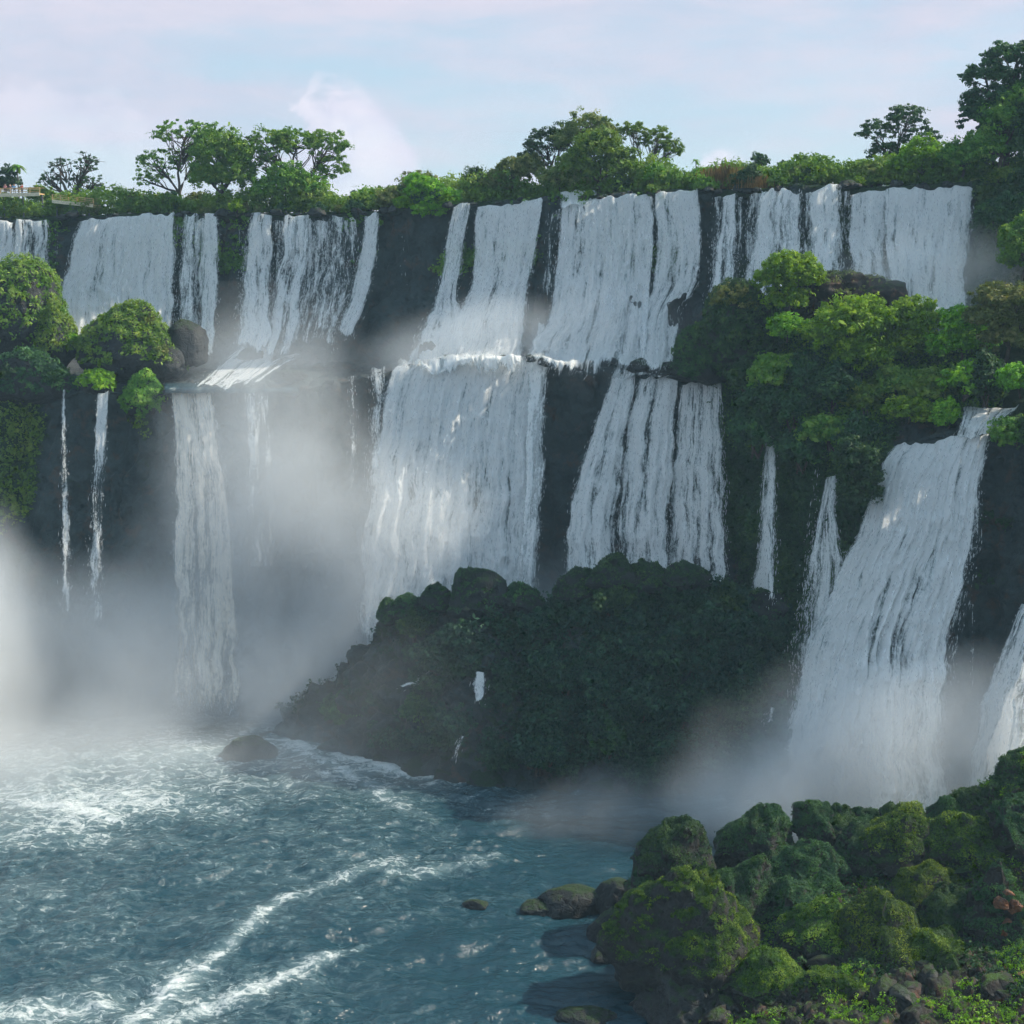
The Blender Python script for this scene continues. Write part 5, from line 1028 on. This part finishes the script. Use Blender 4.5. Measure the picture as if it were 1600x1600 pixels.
# grasses over the bank
g = sstep(fbm(SV*0.11, 51, 4)+0.35*sstep(SPY*-1, -1500, -1380), 0.0, 0.25)*(SV[..., 2] > 1.5)*(SPX < 1800)*(SPY < 1700)
scatter(SV, SN, g*(SPY < 1540), 9000, 14, 0.13, 0.30, 'grass', 'grass', 'short bright grass and moss on the near bank', 'grass', 0.4, 0.05)
scatter(SV, SN, sstep(fbm(SV*0.22, 57, 4), 0.08, 0.35)*(SV[..., 2] > 1.5)*(SPX < 1800)*(SPY < 1750), 7000, 12, 0.12, 0.26, 'bright', 'grass', 'scattered yellow-green tufts among the lowest reddish rocks', 'grass', 0.5, 0.05)
scatter(SV, SN, sstep(fbm(SV*0.12, 58, 4)+0.2, 0.0, 0.3)*(SV[..., 2] > 1.5)*(SPX < 1800)*(SPY < 1560), 5000, 16, 0.16, 0.42, 'darkmoss', 'undergrowth', 'dark low scrub filling hollows between the mossy boulders', 'undergrowth', 0.4, 0.05)

def mboulder(px, py, rpx, rpy, seed, lb, mossmat='darkmoss', D=None, n=7000, thr=-0.15, size=0.13, sub=5, depth=1.0):
    """mossy boulder whose visible outline is centred on photo point (px,py)"""
    if D is None: D = hit(px, py+rpy*0.7)[1]
    c = P(px, py, D); s = D/F*1.03
    o = make_rock('mossy_boulder', c, (rpx*s, rpx*s*depth, rpy*s*1.05), seed, 'mossrock', max(sub, 6 if rpx > 55 else 5), 0.30, 0.9, cush=0.6, peak=0.12+0.5*((seed*37) % 10)/10, lean=((seed*53) % 9-4)*0.07); tag(o, lb, 'boulder')
    moss_on(o, mossmat, int(n*1.3), size*0.78, thr+0.16, 0.20, seed=seed, top=(-0.15, 0.35)); return o
big = mboulder(1072, 1470, 100, 105, 201, 'largest near boulder with a bright grassy ridge over a dark overhang', 'grass', 114.5, 30000, 0.20, 0.12, 6)
bb = make_rock('boulder', P(1085, 1560, 111.5), (5.2, 4.6, 4.6), 202, 'boulder', 6, 0.2, 0.5, cush=0.5); tag(bb, 'massive dark rock base under the largest grassy boulder', 'boulder')
L_ = [(1050, 1335, 62, 66, 'round dark mossy boulder standing at the water edge behind the grassy one', 'darkmoss', 126),
      (1186, 1312, 54, 50, 'grey-green twin-topped boulder against the mist', 'darkmoss', 129), (1212, 1290, 26, 30, 'small knob on the shoulder of the twin-topped boulder', 'darkmoss', 129.5),
      (1278, 1284, 40, 38, 'tallest rounded boulder in front of the giant waterfall foot', 'darkmoss', 130), (1312, 1278, 26, 24, 'small round boulder leaning on the tallest rounded one', 'darkmoss', 130),
      (1352, 1276, 24, 20, 'little dark knob right of the small round boulder', 'darkmoss', 131), (1402, 1274, 22, 18, 'smallest skyline knob on the near bank', 'darkmoss', 130),
      (1170, 1392, 60, 52, 'wide dark mossy hump behind the grassy ridge', 'darkmoss', 121), (1262, 1358, 62, 50, 'rounded teal-green hump in the middle of the near bank', 'darkmoss', 123),
      (1250, 1420, 60, 48, 'shaded mossy hump over a dark hollow', 'darkmoss', 118.5), (1345, 1330, 50, 44, 'leafy dark boulder left of the brown-green dome', 'darkmoss', 125), (1412, 1310, 64, 52, 'brown-green dome with sunlit crown on the near bank', 'grass', 124),
      (1480, 1292, 48, 36, 'smooth dark green hump on the skyline', 'darkmoss', 127), (1612, 1232, 56, 60, 'high dark bushy hump at the right edge of the near bank', 'darkmoss', 127), (1530, 1262, 50, 34, 'dark shoulder below the high bushy hump', 'darkmoss', 127),
      (1540, 1330, 70, 48, 'bright grassy slope boulder below the dark shoulder', 'grass', 121), (1440, 1385, 52, 42, 'yellow-green hummock right of centre on the near bank', 'grass', 117), (1290, 1450, 54, 48, 'rounded olive bush-like hummock in front of the dark hollow', 'grass', 113),
      (1370, 1462, 84, 62, 'large sunlit grassy dome low on the near bank', 'grass', 111), (1480, 1430, 54, 50, 'dark green boulder left of the orange rock', 'darkmoss', 112), (1460, 1490, 60, 40, 'grassy hummock beside the large sunlit dome', 'grass', 108),
      (1560, 1430, 58, 70, 'brown rock wall carrying the orange rock at the right edge', 'darkmoss', 110.5), (1210, 1520, 70, 34, 'long grassy mound behind the reddish rubble', 'grass', 108.5), (1330, 1540, 60, 30, 'low grassy mound above the reddish rubble', 'grass', 106),
      (1600, 1290, 50, 60, 'dull green hump on the right edge below the high bushy one', 'darkmoss', 120), (1110, 1395, 40, 34, 'small dark boulder tucked behind the grassy ridge', 'darkmoss', 120), (1015, 1385, 36, 44, 'dark stone at the water edge under the round mossy boulder', 'darkmoss', 124)]
for q, (px, py, rx, ry, lb, mm, D) in enumerate(L_):
    mboulder(px, py+6, rx, ry, 210+q, lb, mm, D, 4200+rx*70, -0.1 if mm == 'darkmoss' else -0.2)
for q, (px, py, r, lb) in enumerate([(1574, 1394, .36, 'topmost orange weathered stone on the brown rock wall'), (1566, 1412, .45, 'biggest orange stone on the brown rock wall at the right edge'), (1584, 1418, .42, 'small orange stone right of the biggest one on the brown wall'), (1574, 1440, .34, 'orange-brown stone low on the brown rock wall'), (1568, 1460, .35, 'lowest little orange stone on the brown rock wall')]):
    o = make_rock('boulder', P(px, py, 108.1), (r*(1+.3*(q % 2)), r*.8, r*(.7+.35*(q % 3))), 301+q, 'redrock', 5, 0.6, 0.9, cush=0.35); tag(o, lb, 'boulder')
# reddish rubble along the bottom edge
rub = [make_rock('rubble_stone', (0, 0, 0), (0.55, 0.45, 0.38), 310+k, ['shore', 'redrock', 'boulder', 'shore'][k], 4, 0.3, 0.95) for k in range(4)]
ru = [0]*4
for i in range(110):
    k = int(rng.choice(4, p=[.34, .05, .38, .23])); px = rng.uniform(1090, 1640); py = rng.uniform(1480+0.10*abs(1250-px), 1640)
    p = hit(px, py); r = rub[k]
    if ru[k]: r = r.copy(); COL.objects.link(r)
    ru[k] = 1; s = 0.5+2.6*rng.random()**2.2; r.location = (float(p[0]), float(p[1]), float(p[2])+0.1); r.rotation_euler = (rng.normal()*0.3, rng.normal()*0.3, rng.uniform(0, 6.28)); r.scale = (s, s*rng.uniform(.7, 1.2), s*rng.uniform(.7, 1.1))
    wz = ('below the largest grassy boulder' if px < 1200 else 'below the long grassy mound' if px < 1350 else 'below the large sunlit dome' if px < 1480 else 'below the orange rock')+(', at the bottom edge' if py > 1560 else '')
    sz = 'large ' if s > 1.25 else 'small '; cw = ['red-brown', 'orange-red', 'black', 'brown angular'][k]
    tag(r, sz+cw+' stone in the rubble '+wz, 'stone', sz+cw+' stones '+wz)

# ------------------------------------------------------------------ mist and air
def box_vol(name, lo, hi, label, cat, mat):
    c = (np.array(lo)+np.array(hi))/2; h = (np.array(hi)-np.array(lo))/2
    V, Q = boxes([(c, h, 0)]); o = mesh_np(name, V, Q, mat, False); tag(o, label, cat, kind='stuff'); return o
def mist_mat(name, terms, nscale, thr, dens, col=(0.93, 0.95, 0.98), step=1.0, stretch=(1, 1, 0.6)):
    """terms: list of (cx,cy,cz, rx,ry,rz, amp) soft blobs; density = noise-eroded sum"""
    t = MT(name); o = t.pos(); tot = None
    warp = t.noise(t.vmul(o, (0.05, 0.05, 0.04)), 1.0, 2, 0.5, 0, 1)
    ow = t.vadd(o, t.vmul(t.vadd(warp, (-0.5, -0.5, -0.5)), (14, 3, 12)))
    for cx, cy_, cz, rx, ry, rz, a in terms:
        d = t.vmul(t.vadd(ow, (-cx, -cy_, -cz)), (1/rx, 1/ry, 1/rz))
        ln = t.N.new('ShaderNodeVectorMath'); ln.operation = 'LENGTH'; t.L.new(d, ln.inputs[0])
        g = t.math('MULTIPLY', t.rng(ln.outputs['Value'], 0.25, 1.0, 1.0, 0.0), a)
        tot = g if tot is None else t.math('ADD', tot, g)
    n = t.noise(t.vmul(ow, stretch), nscale, 5, 0.62)
    k = t.math('MULTIPLY', tot, t.rng(n, thr, thr+0.36, 0.25, 1.0))
    v = t.N.new('ShaderNodeVolumePrincipled'); v.inputs['Color'].default_value = (*col, 1); v.inputs['Anisotropy'].default_value = 0.0
    t.L.new(t.math('MULTIPLY', k, dens), v.inputs['Density'])
    t.L.new(v.outputs[0], t.out.inputs['Volume']); t.m.cycles.volume_step_rate = step
    return t.m
MC = (0.92, 0.96, 1.0)
A = mist_mat('plunge_mist', [(-33, 192, 18, 23, 12, 46, 1.1), (-55, 186, 0, 38, 15, 26, 1.5), (-78, 176, 8, 21, 17, 32, 1.6), (-66, 166, -1, 36, 24, 12, 0.7), (-15, 188, 2, 23, 9, 40, 2.2), (-34, 184, 0, 26, 6, 20, 1.6), (10, 186, 6, 18, 8, 22, 0.7), (-40, 168, -3, 44, 18, 7, 0.42), (-80, 168, 10, 18, 14, 26, 3.0), (-16, 164, 4, 24, 12, 20, 0.07)], 0.09, 0.26, 0.15, MC, step=0.8)
box_vol('mist', (-115, 138, 0.6), (26, 203, 60), 'pale drifting mist rising from the foot of the left and central falls', 'mist', A)
C_ = mist_mat('shelf_spray', [(-75, 221, 47, 20, 6, 12, 0.9), (-38, 218, 46, 18, 7, 10, 0.7), (-6, 206, 49, 20, 7, 10, 1.1), (18, 205, 49, 20, 7, 11, 1.1), (60, 187, 57, 20, 6, 12, 1.1)], 0.16, 0.25, 0.13, MC, step=1.0)
box_vol('mist', (-112, 172, 40), (96, 230, 78), 'light spray drifting at the foot of the upper falls', 'mist', C_)
B = mist_mat('nearest_fall_mist', [(46, 149, 4, 30, 9, 20, 1.3), (34, 147, 2, 20, 9, 13, 1.0), (16, 150, -1, 26, 11, 7, 0.22), (66, 142, 4, 16, 8, 16, 0.8)], 0.12, 0.22, 0.22, MC, step=0.8)
box_vol('mist', (-6, 137, 0.6), (90, 161, 22), 'spray mist boiling at the foot of the giant nearest waterfall', 'mist', B)
t = MT('river_air'); v = t.N.new('ShaderNodeVolumePrincipled'); v.inputs['Color'].default_value = (0.55, 0.82, 1.0, 1); v.inputs['Density'].default_value = 0.0002; t.L.new(v.outputs[0], t.out.inputs['Volume'])
box_vol('haze', (-950, -350, -8), (950, 1250, 115), 'thin bluish haze filling the whole gorge', 'haze', t.m)
